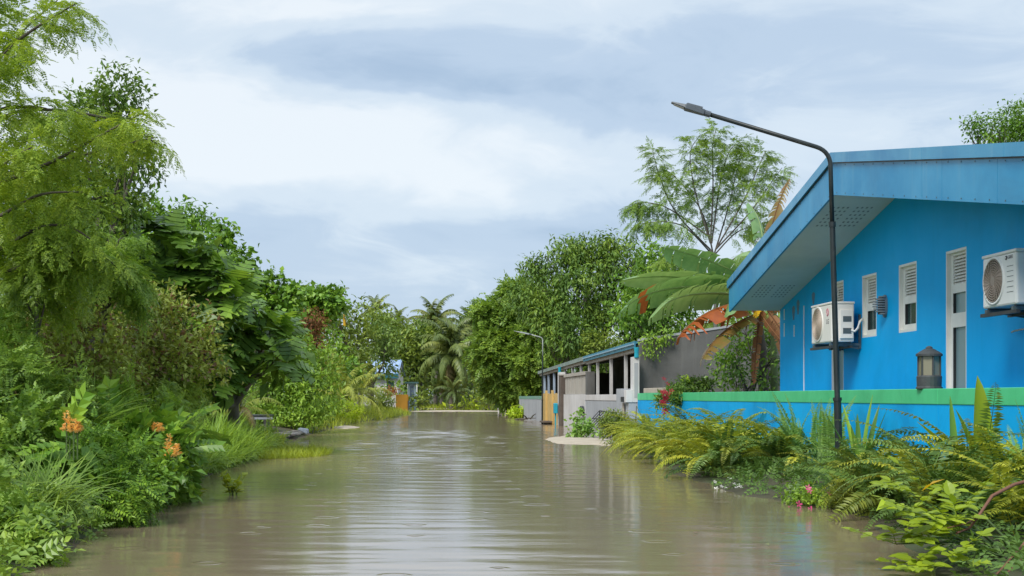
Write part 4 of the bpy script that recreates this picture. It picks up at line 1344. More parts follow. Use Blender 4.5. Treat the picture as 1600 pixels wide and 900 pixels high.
def limbs(base, lobes, r0, rng, fork=0.45, twigs=5, lean=0.0):
    """tapered trunk that forks into a limb for each lobe, each limb into twigs"""
    base = np.array(base, float)
    C = np.array([c[:3] for c in lobes])
    cen = C.mean(0)
    f = base + (cen - base) * np.array([0.55, 0.55, fork])
    mid = (base + f) / 2 + rng.normal(size=3) * 0.06 * np.linalg.norm(f - base) * np.array([1, 1, 0.2])
    parts = []
    P = [base, mid, f]
    V, F = tube_np(P, [r0 * 1.25, r0, r0 * 0.82], 8)
    parts.append((V, [F]))
    for c in lobes:
        e = np.array(c[:3])
        m = f + (e - f) * 0.5 + rng.normal(size=3) * 0.12 * np.linalg.norm(e - f)
        V, F = tube_np([f - (f - mid) * 0.08, m, e], [r0 * 0.62, r0 * 0.42, r0 * 0.22], 6)
        parts.append((V, [F]))
        for q in range(twigs):
            d = rdir(1, rng)[0]
            d[2] = abs(d[2]) * 0.8 - 0.1
            g = e + d * np.array(c[3:]) * 0.85
            s = m + (e - m) * rng.uniform(0.2, 1.0)
            mm = (s + g) / 2 + rng.normal(size=3) * 0.06 * np.linalg.norm(g - s)
            V, F = tube_np([s, mm, g], [r0 * 0.22, r0 * 0.14, r0 * 0.05], 5)
            parts.append((V, [F]))
    return join(parts)


def tree(name, label, cat, base, lobes, mat, T, size, dens, k, spread, r0=0.12, seed=1, group=None, bark='bark', out=0.6, droop=0.2, flat=1.0, fork=0.45, twigs=5, crown='crown', trunk='trunk', zmin=0.02, lump=0.22, shell=0.55, knobs=None):
    rng = np.random.default_rng(seed)
    knobs = (5 if name.endswith('tree') else 0) if knobs is None else knobs
    t = Thing(name, base, label, cat, group)
    V, F = limbs(base, lobes, r0, rng, fork, twigs)
    t.part_np(trunk, V, F, M[bark], smooth=True)
    P, D, N = foliage_pts(sublobes(lobes, knobs, 0.46, seed) if knobs else lobes, dens * (0.62 if knobs else 1), k, spread, rng, out, droop, flat, zmin, lump, shell)
    V, F = place(T, P, D, N, size * rng.uniform(0.65, 1.25, len(P)))
    t.part_np(crown, V, F, M[mat])
    return t


def ground_at(x, y):
    return float(ground_z(np.array(x, float), np.array(y, float)))


LEAF, LEAF2, NARROW, ROUND = T_leaf(0.48), T_leaf2(0.5), T_leaf(0.27, 0.05, 0.25), T_leaf(0.8, 0.06, 0.1)
PINN = T_pinnate(7, 0.34, 0.5, 0.3)
BIP = T_bipinnate()
BIPS = [T_bipinnate(seed=k) for k in range(4)]


# ---- fronds that are shared between plants
def frond_mesh(name, mat, L=0.8, n=30, pin=0.075, el=1.15, arch=1.5, w=0.36, twist=0.0, seed=0, hang=0.15):
    """fern frond: an arching rachis along +Y with n pairs of narrow pinnae"""
    rng = np.random.default_rng(seed)
    m = 14
    a = el - arch * np.linspace(0, 1, m) ** 1.15
    st = L / (m - 1)
    pts = np.zeros((m, 3))
    for i in range(1, m):
        am = (a[i] + a[i - 1]) / 2
        pts[i] = pts[i - 1] + st * np.array([twist * math.sin(i / m * 2.0), math.cos(am), math.sin(am)])
    s = np.linspace(0, 1, m)
    rv, rf = tube_np(pts, 0.0042 * (1 - 0.8 * s), 3)
    parts = [(rv, [rf])]
    si = np.linspace(0.10, 0.985, n)
    B = np.stack([np.interp(si, s, pts[:, j]) for j in range(3)], 1)
    ai = np.interp(si, s, a)
    Tn = np.stack([0 * ai, np.cos(ai), np.sin(ai)], 1)
    Up = np.stack([0 * ai, -np.sin(ai), np.cos(ai)], 1)
    prof = pin * np.clip(np.minimum(1.0, 0.42 + 2.6 * si) * (1 - si ** 2.6) + 0.12, 0, 1)
    lv = T_leaf2(w, 0.06)
    for sg in (-1, 1):
        D = np.array([sg * 1.0, 0, 0]) + Tn * 0.30 - Up * hang + rng.normal(size=(n, 3)) * 0.09
        parts.append(place(lv, B, D, Up + rng.normal(size=(n, 3)) * 0.15, prof * rng.uniform(0.88, 1.08, n)))
    V, F = join(parts)
    return mesh_np(name, V, F, M[mat])


def palm_frond_mesh(name, mat, L=3.0, n=38, pin=0.62, el=0.9, arch=1.7, seed=0, hang=0.55, w=0.075):
    rng = np.random.default_rng(seed)
    m = 16
    s = np.linspace(0, 1, m)
    a = el - arch * s ** 1.3
    pts = np.zeros((m, 3))
    for i in range(1, m):
        am = (a[i] + a[i - 1]) / 2
        pts[i] = pts[i - 1] + L / (m - 1) * np.array([0, math.cos(am), math.sin(am)])
    rv, rf = tube_np(pts, 0.035 * L / 3 * (1 - 0.85 * s), 4)
    parts = [(rv, [rf])]
    si = np.linspace(0.16, 0.99, n)
    B = np.stack([np.interp(si, s, pts[:, j]) for j in range(3)], 1)
    ai = np.interp(si, s, a)
    Tn = np.stack([0 * ai, np.cos(ai), np.sin(ai)], 1)
    Up = np.stack([0 * ai, -np.sin(ai), np.cos(ai)], 1)
    prof = pin * np.clip(0.45 + 2.0 * si, 0, 1) * (1 - 0.7 * si ** 2)
    lv = T_blade(w, 0.8, 2)
    for sg in (-1, 1):
        D = np.array([sg * 1.0, 0, 0]) + Tn * 0.55 + Up * 0.18 + np.array([0, 0, -hang]) + rng.normal(size=(n, 3)) * 0.12
        parts.append(place(lv, B, D, Up + np.array([0, 0, 0.5]) + rng.normal(size=(n, 3)) * 0.2, prof * rng.uniform(0.85, 1.1, n)))
    V, F = join(parts)
    return mesh_np(name, V, F, M[mat])


FERNS = {k: [frond_mesh('frond', k, 0.82, 34, 0.074, 1.25 - 0.10 * i, 1.5 + 0.14 * i, seed=i, twist=0.12 * (i % 3 - 1), w=0.34) for i in range(5)] for k in ('fern', 'fern_yellow', 'fern_dark')}
FERNS['upright'] = [frond_mesh('frond', 'fern_blue', 0.95, 60, 0.095, 1.62 - 0.05 * i, 0.38 + 0.22 * i, w=0.30, seed=20 + i, hang=0.05) for i in range(4)]
PALMS = {k: [palm_frond_mesh('frond', k, 3.0, 40, 0.62, 1.15 - 0.32 * i, 1.55 + 0.12 * i, seed=i) for i in range(5)] for k in ('palm', 'palm_pale', 'palm_dry')}
PALMS['far'] = [palm_frond_mesh('frond', 'palm', 3.0, 40, 0.72, 1.15 - 0.32 * i, 1.55 + 0.14 * i, seed=40 + i, w=0.16) for i in range(5)]
PALMS['far_pale'] = [palm_frond_mesh('frond', 'palm', 3.0, 40, 0.72, 1.15 - 0.32 * i, 1.55 + 0.14 * i, seed=50 + i, w=0.16) for i in range(5)]


def fern_plant(x, y, label, n, scale, style='fern', seed=0, z=None, bias=(-0.5, -0.25), tiltr=(-0.25, 0.35), mix=None, group='ferns along the blue wall', name='fern'):
    rng = np.random.default_rng(seed)
    z = ground_at(x, y) + 0.02 if z is None else z
    t = Thing(name, (x, y, z), label, 'fern', group)
    for i in range(n):
        st = mix if mix and rng.random() < 0.35 else style
        me = FERNS[st][rng.integers(len(FERNS[st]))]
        a = rng.uniform(0, 2 * math.pi)
        d = np.array([math.cos(a), math.sin(a)]) + np.array(bias) * rng.uniform(0.2, 1.3)
        yaw = math.atan2(-d[0], d[1])
        tilt = -rng.uniform(*tiltr)
        sc = scale * rng.uniform(0.62, 1.12)
        p = np.array([x, y, z]) + np.array([rng.normal() * 0.10, rng.normal() * 0.14, rng.uniform(0, 0.05)])
        t.inst('frond', me, p, (tilt, rng.normal() * 0.22, yaw), sc)
    rt = MB().lathe([(0.05, z - 0.12), (0.09, z + 0.0), (0.05, z + 0.08), (0.01, z + 0.1)], (x, y, 0), 8)
    t.part('rootstock', rt, M['bark'])
    return t


def palm(x, y, zc, label, style='palm', scale=1.0, n=24, trunk=True, seed=0, group='coconut palms', low=0.9, dry=0.0, cat='palm', name='coconut_palm'):
    rng = np.random.default_rng(seed)
    z0 = ground_at(x, y)
    t = Thing(name, (x, y, z0), label, cat, group)
    if trunk:
        P = [(x + 0.25 * math.sin(k * 0.5 + seed) * k / 5, y, z0 - 0.1 + (zc - z0 + 0.1) * k / 5) for k in range(6)]
        P[-1] = (x, y, zc)
        V, F = tube_np(P, np.linspace(0.17, 0.10, 6) * scale, 9)
        t.part_np('trunk', V, [F], M['palm_bark'], smooth=True)
    for i in range(n):
        u = i / max(1, n - 1)
        st = 'palm_dry' if rng.random() < dry * u else style
        me = PALMS[st][min(4, int(u * 5))]
        yaw = i * 2.399 + rng.normal() * 0.2
        t.inst('frond', me, (x, y, zc + rng.normal() * 0.03), (0.55 - low * u + rng.normal() * 0.12, rng.normal() * 0.15, yaw), scale * rng.uniform(0.85, 1.1))
    return t


# ---- grass in quantity
def grass_mesh(name, mat, P, h, rng, bend=0.8, w=0.02, lean=None, nseg=3):
    Ts = [T_blade(w, b, nseg) for b in (bend * 0.5, bend, bend * 1.4)]
    parts = []
    idx = rng.integers(3, size=len(P))
    for q in range(3):
        m = idx == q
        if not m.any():
            continue
        n = int(m.sum())
        a = rng.uniform(0, 6.283, n)
        D = np.stack([np.cos(a) * 0.45, np.sin(a) * 0.45, np.ones(n)], 1)
        if lean is not None:
            D += np.array(lean)
        N = np.stack([-np.cos(a), -np.sin(a), np.full(n, 0.45)], 1) * -1.0
        N = np.stack([-np.cos(a), -np.sin(a), np.full(n, 0.3)], 1)
        parts.append(place(Ts[q], P[m], D, N, h[m] if hasattr(h, '__len__') else h * rng.uniform(0.6, 1.2, n)))
    V, F = join(parts)
    return mesh_np(name, V, F, M[mat])


def scatter(x0, x1, y0, y1, n, rng, inside=None):
    p = np.stack([rng.uniform(x0, x1, n), rng.uniform(y0, y1, n)], 1)
    if inside:
        p = p[inside(p[:, 0], p[:, 1])]
    return np.column_stack([p, ground_z(p[:, 0], p[:, 1])])

# ------------------------------------------------------------------ trees and shrubs on the left bank
def moringa(label, trunk_pts, branches, seed, mat='leaf_feather', size=0.42, per=1.0, r0=0.075, drop=0.6, group=None, name='feathery_tree', odd=None):
    """branches: lists of points; drooping feathery sprays along each"""
    rng = np.random.default_rng(seed)
    base = np.array(trunk_pts[0], float)
    t = Thing(name, base, label, 'tree', group)
    V, F = tube_np(trunk_pts, np.linspace(r0, r0 * 0.55, len(trunk_pts)), 8)
    t.part_np('trunk', V, [F], M['pale_bark'], smooth=True)
    PP, DD, NN, SS = [], [], [], []
    for br in branches:
        br = np.array(br, float)
        n = 14
        s = np.linspace(0, 1, n)
        si = np.linspace(0, 1, len(br))
        # smooth the polyline
        C = np.stack([np.interp(s, si, br[:, j]) for j in range(3)], 1)
        for _ in range(3):
            C[1:-1] = 0.25 * C[:-2] + 0.5 * C[1:-1] + 0.25 * C[2:]
        L = np.linalg.norm(np.diff(C, axis=0), axis=1).sum()
        V, F = tube_np(C, np.linspace(r0 * 0.34, 0.006, n), 6)
        t.part_np('branch', V, [F], M['bark'], smooth=True)
        k = int(L * 40 * per)
        u = rng.uniform(0.18, 1.0, k) ** 0.8
        P = np.stack([np.interp(u, s, C[:, j]) for j in range(3)], 1)
        Tn = unit(np.stack([np.interp(u, s, np.gradient(C[:, j])) for j in range(3)], 1))
        d = rdir(k, rng)
        d[:, 2] *= 0.5
        D = unit(Tn * 0.55 + d * 0.9 + np.array([0, 0, -drop * 0.45]))
        off = rng.uniform(0, 0.34, k)[:, None] * size * 1.6
        PP.append(P + d * off)
        DD.append(D)
        NN.append(np.array([0, 0, 1.0]) + 0.35 * rdir(k, rng))
        SS.append(size * rng.uniform(0.6, 1.15, k) * (1.15 - 0.35 * u))
    PP, DD, NN, SS = (np.concatenate(q) for q in (PP, DD, NN, SS))
    V, F = join([place(BIPS[q], PP[q::4], DD[q::4], NN[q::4], SS[q::4]) for q in range(4)])
    t.part_np('crown', V, F, M[mat])
    return t


def pxline(*pts):
    return [at(x, y, Y) for x, y, Y in pts]


b = at(-120, 640, 12.5)
moringa('tall feathery pale green tree leaning out over the water from the near bank', [(b[0], 12.5, 0.1), at(-110, 500, 12.6), at(-80, 350, 12.6), at(-70, 230, 12.6)], [
    pxline((-70, 230, 12.6), (-10, 90, 12.4), (60, 40, 12.2), (120, 5, 12.0)),
    pxline((-70, 230, 12.6), (-30, 60, 12.6), (10, -30, 12.4), (60, -80, 12.2)),
    pxline((-60, 260, 12.6), (0, 120, 12.9), (20, 60, 13.0), (90, 0, 13.0)),
    pxline((-90, 240, 12.6), (-20, 170, 12.0), (60, 165, 11.8), (100, 180, 11.8)),
    pxline((-90, 300, 12.6), (0, 165, 12.7), (90, 172, 12.8), (190, 185, 12.9), (245, 225, 12.9)),
    pxline((-90, 310, 12.6), (20, 280, 12.5), (90, 250, 12.4), (150, 215, 12.3), (225, 175, 12.2)),
    pxline((-100, 330, 12.6), (0, 270, 12.8), (70, 262, 12.8), (150, 235, 12.7), (240, 215, 12.7)),
    pxline((-100, 360, 12.6), (20, 225, 13.1), (100, 195, 13.3), (170, 190, 13.4)),
    pxline((-100, 380, 12.6), (0, 340, 12.2), (60, 300, 12.0), (130, 300, 12.0)),
    pxline((-110, 420, 12.6), (-10, 400, 12.4), (60, 350, 12.2), (110, 350, 12.0), (150, 380, 12.0)),
    pxline((-110, 450, 12.6), (0, 430, 12.4), (80, 400, 12.3), (150, 385, 12.3), (185, 420, 12.2)),
    pxline((-110, 380, 12.6), (-30, 300, 11.8), (10, 250, 11.6), (50, 230, 11.5)),
    pxline((-80, 260, 12.6), (-40, 150, 12.0), (-10, 100, 11.8), (20, 70, 11.7)),
    pxline((-90, 330, 12.6), (0, 380, 13.0), (70, 330, 13.1), (190, 300, 13.2)),
], 3, per=0.62, size=0.36, group='feathery trees')

tree('broadleaf_tree', 'tall dark leaved tree rising behind the near feathery tree', 'tree', (*at(150, 600, 21)[:2], 0.3),
     [lobe(185, 165, 48, 21), lobe(150, 225, 62, 21.5), lobe(215, 250, 42, 20.5), lobe(190, 310, 60, 21), lobe(120, 320, 70, 21), lobe(60, 300, 80, 21), lobe(20, 380, 90, 20), lobe(110, 420, 80, 20)],
     'leaf_dark', LEAF, 0.105, 40, 9, 0.09, 0.11, 5)
tree('broadleaf_tree', 'broad dark crown with rounded top behind the lobed leaf tree', 'tree', (*at(270, 640, 27)[:2], 0.3),
     [lobe(235, 365, 44, 27), lobe(288, 362, 38, 27.5), lobe(322, 425, 38, 27), lobe(210, 420, 62, 26), lobe(280, 440, 80, 27), lobe(190, 500, 70, 26)],
     'leaf_mid', LEAF, 0.125, 34, 9, 0.10, 0.12, 6)


# breadfruit trees: every big lobed leaf is a part of its own
def bread_leaf_mesh(seed):
    rng = np.random.default_rng(seed)
    n = 5
    edge = [(0.03, 0.0)]
    for i in range(n):
        s = 0.10 + 0.72 * i / (n - 1)
        w = (0.30, 0.40, 0.43, 0.36, 0.22)[i] * rng.uniform(0.92, 1.08)
        edge += [(0.55 * w, s - 0.005), (w, s + 0.12), (w * 0.92, s + 0.165), (0.62 * w, s + 0.14)]
    edge += [(0.0, 1.0)]
    V, F = [], []
    for sg in (-1, 1):
        o = len(V)
        for x, y in edge:
            V.append((sg * x, y, 0.10 * abs(x) - 0.42 * y * y + 0.10 * y - 0.35 * x * x))
        for x, y in edge:
            V.append((0, min(y, 1.0), -0.42 * y * y + 0.10 * y))
        m = len(edge)
        for i in range(m - 1):
            F.append((o + i, o + i + 1, o + m + i + 1, o + m + i) if sg > 0 else (o + i, o + m + i, o + m + i + 1, o + i + 1))
    return mesh_np('leaf', V, [np.array(F)], M['leaf_bread'], True)


BREAD = [bread_leaf_mesh(k) for k in range(4)]


def breadfruit(label, base, lobes, n_ros, per, size, seed):
    rng = np.random.default_rng(seed)
    t = Thing('lobed_leaf_tree', base, label, 'tree', 'trees with big lobed leaves')
    V, F = limbs(base, lobes, 0.11, rng, 0.4, 6)
    t.part_np('trunk', V, F, M['pale_bark'], smooth=True)
    areas = np.array([c[3] * c[5] for c in lobes])
    left = 296
    for c, a in zip(lobes, areas / areas.sum()):
        c = np.array(c)
        for _ in range(int(round(n_ros * a))):
            d = rdir(1, rng)[0]
            d[1] = -abs(d[1]) if rng.random() < 0.72 else d[1]
            p = c[:3] + d * c[3:] * rng.uniform(0.7, 1.02)
            ax = unit(d * 0.7 + np.array([0, -0.15, 0.75]))
            for q in range(per):
                if left <= 0:
                    break
                left -= 1
                a0 = q * 2.399 + rng.normal() * 0.5
                e = 0.10 + 0.80 * q / per + rng.normal() * 0.25      # elevation falls for the outer leaves
                s1 = unit(np.cross(ax, (0.3, 0.9, 0.2)))
                s2 = np.cross(ax, s1)
                dv = (s1 * math.cos(a0) + s2 * math.sin(a0)) * math.sin(0.5 + e) + ax * math.cos(0.5 + e)
                up = ax * 0.8 + np.array([0, 0, 0.5])
                x = unit(np.cross(dv, up))
                u = np.cross(x, dv)
                from mathutils import Matrix
                R = Matrix((x, dv, u)).transposed()
                o = t.inst('leaf', BREAD[rng.integers(4)], p + dv * 0.05, R.to_euler(), size * rng.uniform(0.62, 1.15))
    # the small inner leaves that close the crown
    P, D, N = foliage_pts([(*c[:3], c[3] * 0.68, c[4] * 0.68, c[5] * 0.68) for c in lobes], 9, 6, 0.14, rng, shell=0.35)
    V, F = place(T_leaf(0.5, 0.06, 0.3), P, D, N, 0.30 * rng.uniform(0.6, 1.2, len(P)))
    t.part_np('crown', V, F, M['leaf_dark'])
    return t


breadfruit('big lobed leaf tree with rosettes of broad dark leaves, nearest of its kind', (*at(300, 660, 22)[:2], 0.25),
           [lobe(250, 405, 54, 22), lobe(318, 412, 38, 22), lobe(205, 450, 54, 21.5), lobe(290, 470, 62, 22), lobe(348, 470, 42, 22), lobe(150, 380, 50, 22)], 36, 8, 0.52, 8)
breadfruit('lobed leaf tree with glossy leaves hanging low over the small palm', (*at(370, 650, 24)[:2], 0.25),
           [lobe(368, 500, 50, 24), lobe(345, 550, 58, 23.5), lobe(412, 530, 36, 24), lobe(290, 540, 60, 23), lobe(430, 570, 34, 23.5), lobe(320, 600, 50, 23)], 36, 8, 0.52, 9)

tree('leaning_tree', 'tree with tiers of small round leaves, its limbs leaning towards the road', 'tree', (*at(360, 640, 31)[:2], 0.3),
     [lobe(345, 375, 20, 31), lobe(378, 425, 30, 31), lobe(420, 462, 30, 31), lobe(375, 470, 44, 31), lobe(452, 462, 18, 31, 10), lobe(440, 500, 38, 31), lobe(420, 530, 46, 30)],
     'leaf_mid', ROUND, 0.15, 20, 8, 0.11, 0.11, 12)
tree('tiered_tree', 'sparse tree with flat horizontal tiers of leaves against the sky', 'tree', (*at(470, 640, 46)[:2], 0.3),
     [lobe(480, 463, 40, 46, 9, 40), lobe(505, 476, 34, 46, 8, 34), lobe(455, 470, 26, 46, 9, 30), lobe(515, 462, 20, 46, 8, 20), lobe(490, 495, 36, 46, 14), lobe(460, 510, 36, 46, 20)],
     'leaf_mid', ROUND, 0.20, 18, 8, 0.13, 0.13, 13, fork=0.72, twigs=4, droop=0.4)
tree('rusty_vine', 'rust brown dead creeper hanging in a tall column among the green crowns', 'creeper', (*at(492, 630, 44)[:2], 0.2),
     [lobe(488, 500, 17, 44, 20), lobe(492, 530, 15, 44, 22), lobe(495, 555, 11, 44, 20), lobe(472, 515, 12, 44, 16), lobe(494, 580, 8, 44, 16)],
     'rust_leaf', LEAF2, 0.12, 36, 7, 0.10, 0.05, 14, crown='foliage', trunk='stem', droop=0.8)

# vine shrubs and saplings in the middle of the near mass
tree('vine_shrub', 'brownish green vine covered shrub, the nearer of the two', 'shrub', (*at(90, 700, 14)[:2], 0.3),
     [lobe(70, 520, 62, 14), lobe(130, 540, 60, 14), lobe(110, 590, 66, 13.6), lobe(40, 590, 60, 13.6), lobe(175, 590, 50, 14)],
     'leaf_vine', LEAF2, 0.075, 70, 9, 0.07, 0.05, 15, crown='foliage', trunk='stem')
tree('vine_shrub', 'brownish green vine covered shrub nearer to the lobed leaf trees', 'shrub', (*at(240, 690, 16)[:2], 0.3),
     [lobe(230, 500, 62, 16), lobe(280, 520, 52, 16), lobe(215, 560, 60, 15.5), lobe(270, 585, 50, 15.5), lobe(320, 560, 34, 16)],
     'leaf_vine', LEAF2, 0.078, 64, 9, 0.07, 0.05, 16, crown='foliage', trunk='stem')
for k, (lab, px, py, Y, seed) in enumerate((
        ('feathery sapling with bright fronds above the nearer vine covered shrub', 60, 420, 12.6, 31),
        ('feathery sapling with bright fronds between the two vine covered shrubs', 165, 420, 14.5, 32),
        ('small feathery sapling hanging over the grass below the lobed leaf trees', 262, 600, 15.5, 33))):
    r = 1.0 if k < 2 else 0.7
    tp = [(*at(px, 640, Y)[:2], 0.25), at(px - 5, (py + 640) / 2, Y), at(px, py + 20, Y)]
    rg = np.random.default_rng(seed)
    brs = []
    for q in range(11):
        a = q * 2.399
        dx, dy, dz = math.cos(a) * 62 * r, math.sin(a) * 0.5, rg.uniform(-70, 60) * r
        s = at(px, py + 40 + rg.uniform(-20, 60) * r, Y)
        brs.append([s, at(px + dx * 0.5, py - dz * 0.7 - 12, Y + dy * 0.6), at(px + dx, py - dz + 14, Y + dy)])
    moringa(lab, tp, brs, seed, 'leaf_feather' if k != 1 else 'leaf_bright', 0.30, 1.1, 0.03, 0.7, 'feathery saplings', 'feathery_sapling')

# dark bush and round glossy bush further along
tree('dark_bush', 'dark dense bush at the edge of the grass behind the orange spikes', 'bush', (*at(232, 690, 15)[:2], 0.1),
     [lobe(235, 640, 34, 15), lobe(225, 680, 34, 15)], 'leaf_dark', LEAF, 0.09, 60, 8, 0.06, 0.03, 17, crown='foliage', trunk='stem')
tree('glossy_bush', 'rounded bright green bush of glossy leaves by the plank platform', 'bush', (*at(460, 650, 37)[:2], 0.3),
     [lobe(450, 585, 52, 37), lobe(485, 610, 42, 36.5), lobe(420, 610, 44, 37), lobe(460, 555, 36, 37.5), lobe(500, 570, 30, 38)],
     'leaf_bright', LEAF, 0.14, 30, 8, 0.10, 0.06, 18, crown='foliage', trunk='stem')
tree('glossy_bush', 'darker rounded bush of small leaves above the short verge grass', 'bush', (*at(500, 660, 42)[:2], 0.3),
     [lobe(495, 635, 26, 42), lobe(480, 640, 22, 42)], 'leaf_mid', LEAF, 0.13, 34, 8, 0.09, 0.05, 19, crown='foliage', trunk='stem')
tree('verge_bush', 'low yellow green bush between the table and the water', 'bush', (*at(440, 660, 36)[:2], 0.2),
     [lobe(430, 650, 34, 36, 16), lobe(470, 655, 30, 36, 12), lobe(405, 645, 22, 36, 16)], 'leaf_bright', LEAF, 0.11, 44, 8, 0.08, 0.03, 20, crown='foliage', trunk='stem')
tree('verge_bush', 'low bright bush at the bend of the left verge', 'bush', (*at(540, 655, 50)[:2], 0.2),
     [lobe(540, 642, 26, 50, 14), lobe(515, 648, 18, 50, 12)], 'leaf_lime', LEAF, 0.12, 40, 8, 0.08, 0.03, 21, crown='foliage', trunk='stem')

# small palm by the table, young palms along the verge
palm(at(375, 600, 27)[0], 27, 0.75, 'small pale palm standing alone below the lobed leaf trees', 'palm_pale', 0.34, 15, False, 41, None, 0.5, 0.25, name='young_palm')
palm(at(535, 640, 55)[0], 55, 1.0, 'bushy young palm with long arching fronds on the left verge', 'palm_pale', 0.78, 22, False, 42, 'young palms on the verge', 0.7, name='young_palm')
palm(at(566, 640, 60)[0], 60, 1.1, 'bushy young palm next to the orange leaved shrub', 'palm_pale', 0.58, 22, False, 43, 'young palms on the verge', 0.7, name='young_palm')
palm(at(560, 640, 68)[0], 68, 2.4, 'darker young palm behind the bushy pair on the verge', 'palm', 0.5, 20, True, 44, 'young palms on the verge', 0.7, name='young_palm')
tree('orange_leaved_shrub', 'shrub with orange brown leaf tips beside the orange gate', 'shrub', (*at(615, 640, 72)[:2], 0.2),
     [lobe(600, 626, 15, 72, 11), lobe(590, 640, 14, 72, 8)], 'leaf_olive', LEAF2, 0.14, 40, 8, 0.10, 0.03, 22, crown='foliage', trunk='stem')
tree('orange_leaved_shrub', 'small spray of orange leaves over the orange gate', 'shrub', (*at(618, 640, 74)[:2], 0.2),
     [lobe(611, 611, 10, 74, 4)], 'orange_leaf', LEAF2, 0.12, 40, 7, 0.10, 0.02, 23, crown='foliage', trunk='stem')

# background of the left side
for lab, bx, Y, lob, m, sd in (
        ('green crown with a yellow dead frond behind the tiered tree', 535, 62, [(530, 500, 34), (560, 505, 30), (515, 540, 40), (555, 545, 40), (535, 580, 46)], 'leaf_olive', 51),
        ('wide mid green crown behind the bushy young palms', 585, 78, [(575, 530, 40), (600, 528, 26), (580, 570, 40), (555, 580, 40)], 'leaf_far', 52),
        ('hazy green crown below the two distant palms', 610, 108, [(590, 520, 34), (625, 525, 30), (655, 530, 34), (600, 560, 40), (640, 580, 40)], 'leaf_olive', 53),
        ('hazy dark crown behind the blue roofed house', 640, 112, [(640, 550, 40), (670, 570, 40), (620, 590, 30), (665, 530, 28)], 'leaf_far', 54),
        ('round dark green crown behind the glossy bushes', 500, 56, [(470, 545, 42), (505, 560, 40), (450, 590, 40), (530, 600, 36)], 'leaf_mid', 55),
        ('olive green crown at the back of the leaning tree', 420, 48, [(400, 480, 50), (430, 530, 50), (380, 560, 50), (450, 500, 36)], 'leaf_far', 56)):
    tree('background_tree', lab, 'tree', (*at(bx, 630, Y)[:2], 0.2), [lobe(*q, Y + (i % 3) * 1.2) for i, q in enumerate(lob)],
         m, LEAF2, 0.0042 * Y, 5200.0 / Y ** 1.65 / 1.5, 8, 0.003 * Y, 0.15, sd, 'trees behind the left verge')
t = Thing('yellow_frond', at(538, 500, 60), 'single yellow dead frond hanging below the skyline', 'frond')
t.inst('blade', PALMS['palm_dry'][4], at(538, 488, 60), (-1.2, 0, 2.4), 0.3)
t.part('sheath', MB().hexa([at(536.5, 485, 60), at(538, 485, 60), at(538, 485, 60.05), at(536.5, 485, 60.05)], [at(536, 508, 60), at(540, 510, 60), at(540, 510, 60.1), at(536, 508, 60.1)]), M['yellow_leaf'])

# coconut palms
palm(at(706, 560, 104)[0], 104, 4.25, 'large coconut palm with hanging fronds at the end of the flooded road', 'far', 1.35, 46, True, 61, low=1.75, dry=0.2)
palm(at(588, 490, 120)[0], 120, zat(490, 120), 'tall dark coconut palm, higher of the two against the sky', 'far', 0.78, 20, True, 62, low=1.1)
palm(at(622, 504, 125)[0], 125, zat(502, 125), 'smaller coconut palm beside the tall one on the skyline', 'far_pale', 0.62, 16, True, 63, low=0.9)
palm(at(680, 505, 118)[0], 118, zat(508, 118), 'broad coconut palm behind the large hanging one', 'far', 1.15, 26, True, 64, low=0.9)
palm(at(738, 505, 122)[0], 122, zat(516, 122), 'coconut palm partly hidden by the feathery green tree', 'far', 1.0, 22, True, 65, low=0.9)
palm(at(660, 560, 112)[0], 112, zat(565, 112), 'low coconut palm with arching fronds behind the turquoise hut', 'far', 0.95, 22, True, 66, low=0.8)
palm(at(690, 530, 126)[0], 126, zat(540, 126), 'coconut palm in the gap between two broad palm crowns', 'far_pale', 1.1, 24, True, 67, low=0.9)
palm(at(760, 540, 116)[0], 116, zat(545, 116), 'shaggy coconut palm at the foot of the right hand trees', 'far', 1.0, 22, True, 68, low=1.0)
palm(at(515, 480, 70)[0], 70, zat(482, 70), 'thin coconut palm crown just behind the tiered tree', 'far', 0.55, 16, True, 69, low=1.0)
palm(at(708, 615, 101)[0], 101, 1.35, 'yellowing young palm at the foot of the large hanging palm', 'far_pale', 0.62, 16, False, 70, None, 0.6, name='young_palm')

# the far end of the road
for lab, lob, Y, m, sd in (
        ('dark hedge of shrubs closing the end of the road', [(660, 610, 30), (690, 618, 22), (640, 615, 22)], 114, 'leaf_far', 81),
        ('dark shrub mass under the coconut palm crowns', [(730, 600, 34), (760, 600, 34), (715, 590, 30)], 116, 'leaf_far', 82),
        ('green shrubs in front of the tan gate', [(765, 620, 20), (740, 627, 16), (780, 630, 10)], 100, 'leaf_olive', 83),
        ('leafy shrub half hiding the turquoise hut', [(655, 628, 10), (643, 633, 8), (662, 620, 10), (648, 628, 6)], 97, 'leaf_olive', 85),
        ('leafy shrubs hiding the foot of the blue roofed house', [(600, 614, 20), (618, 611, 12), (585, 610, 22), (570, 600, 22)], 90, 'leaf_hang', 86),
        ('broad leaved clump at the road end', [(715, 628, 12), (735, 632, 12), (755, 632, 12)], 103, 'leaf_lime', 84)):
    tree('far_shrub', lab, 'shrub', (*at(lob[0][0], 636, Y)[:2], 0.1), [lobe(*q, Y) for q in lob], m, LEAF2, 0.0040 * Y, 5000.0 / Y ** 1.65 / 5, 8, 0.0028 * Y, 0.05, sd, 'shrubs at the end of the road', crown='foliage', trunk='stem')
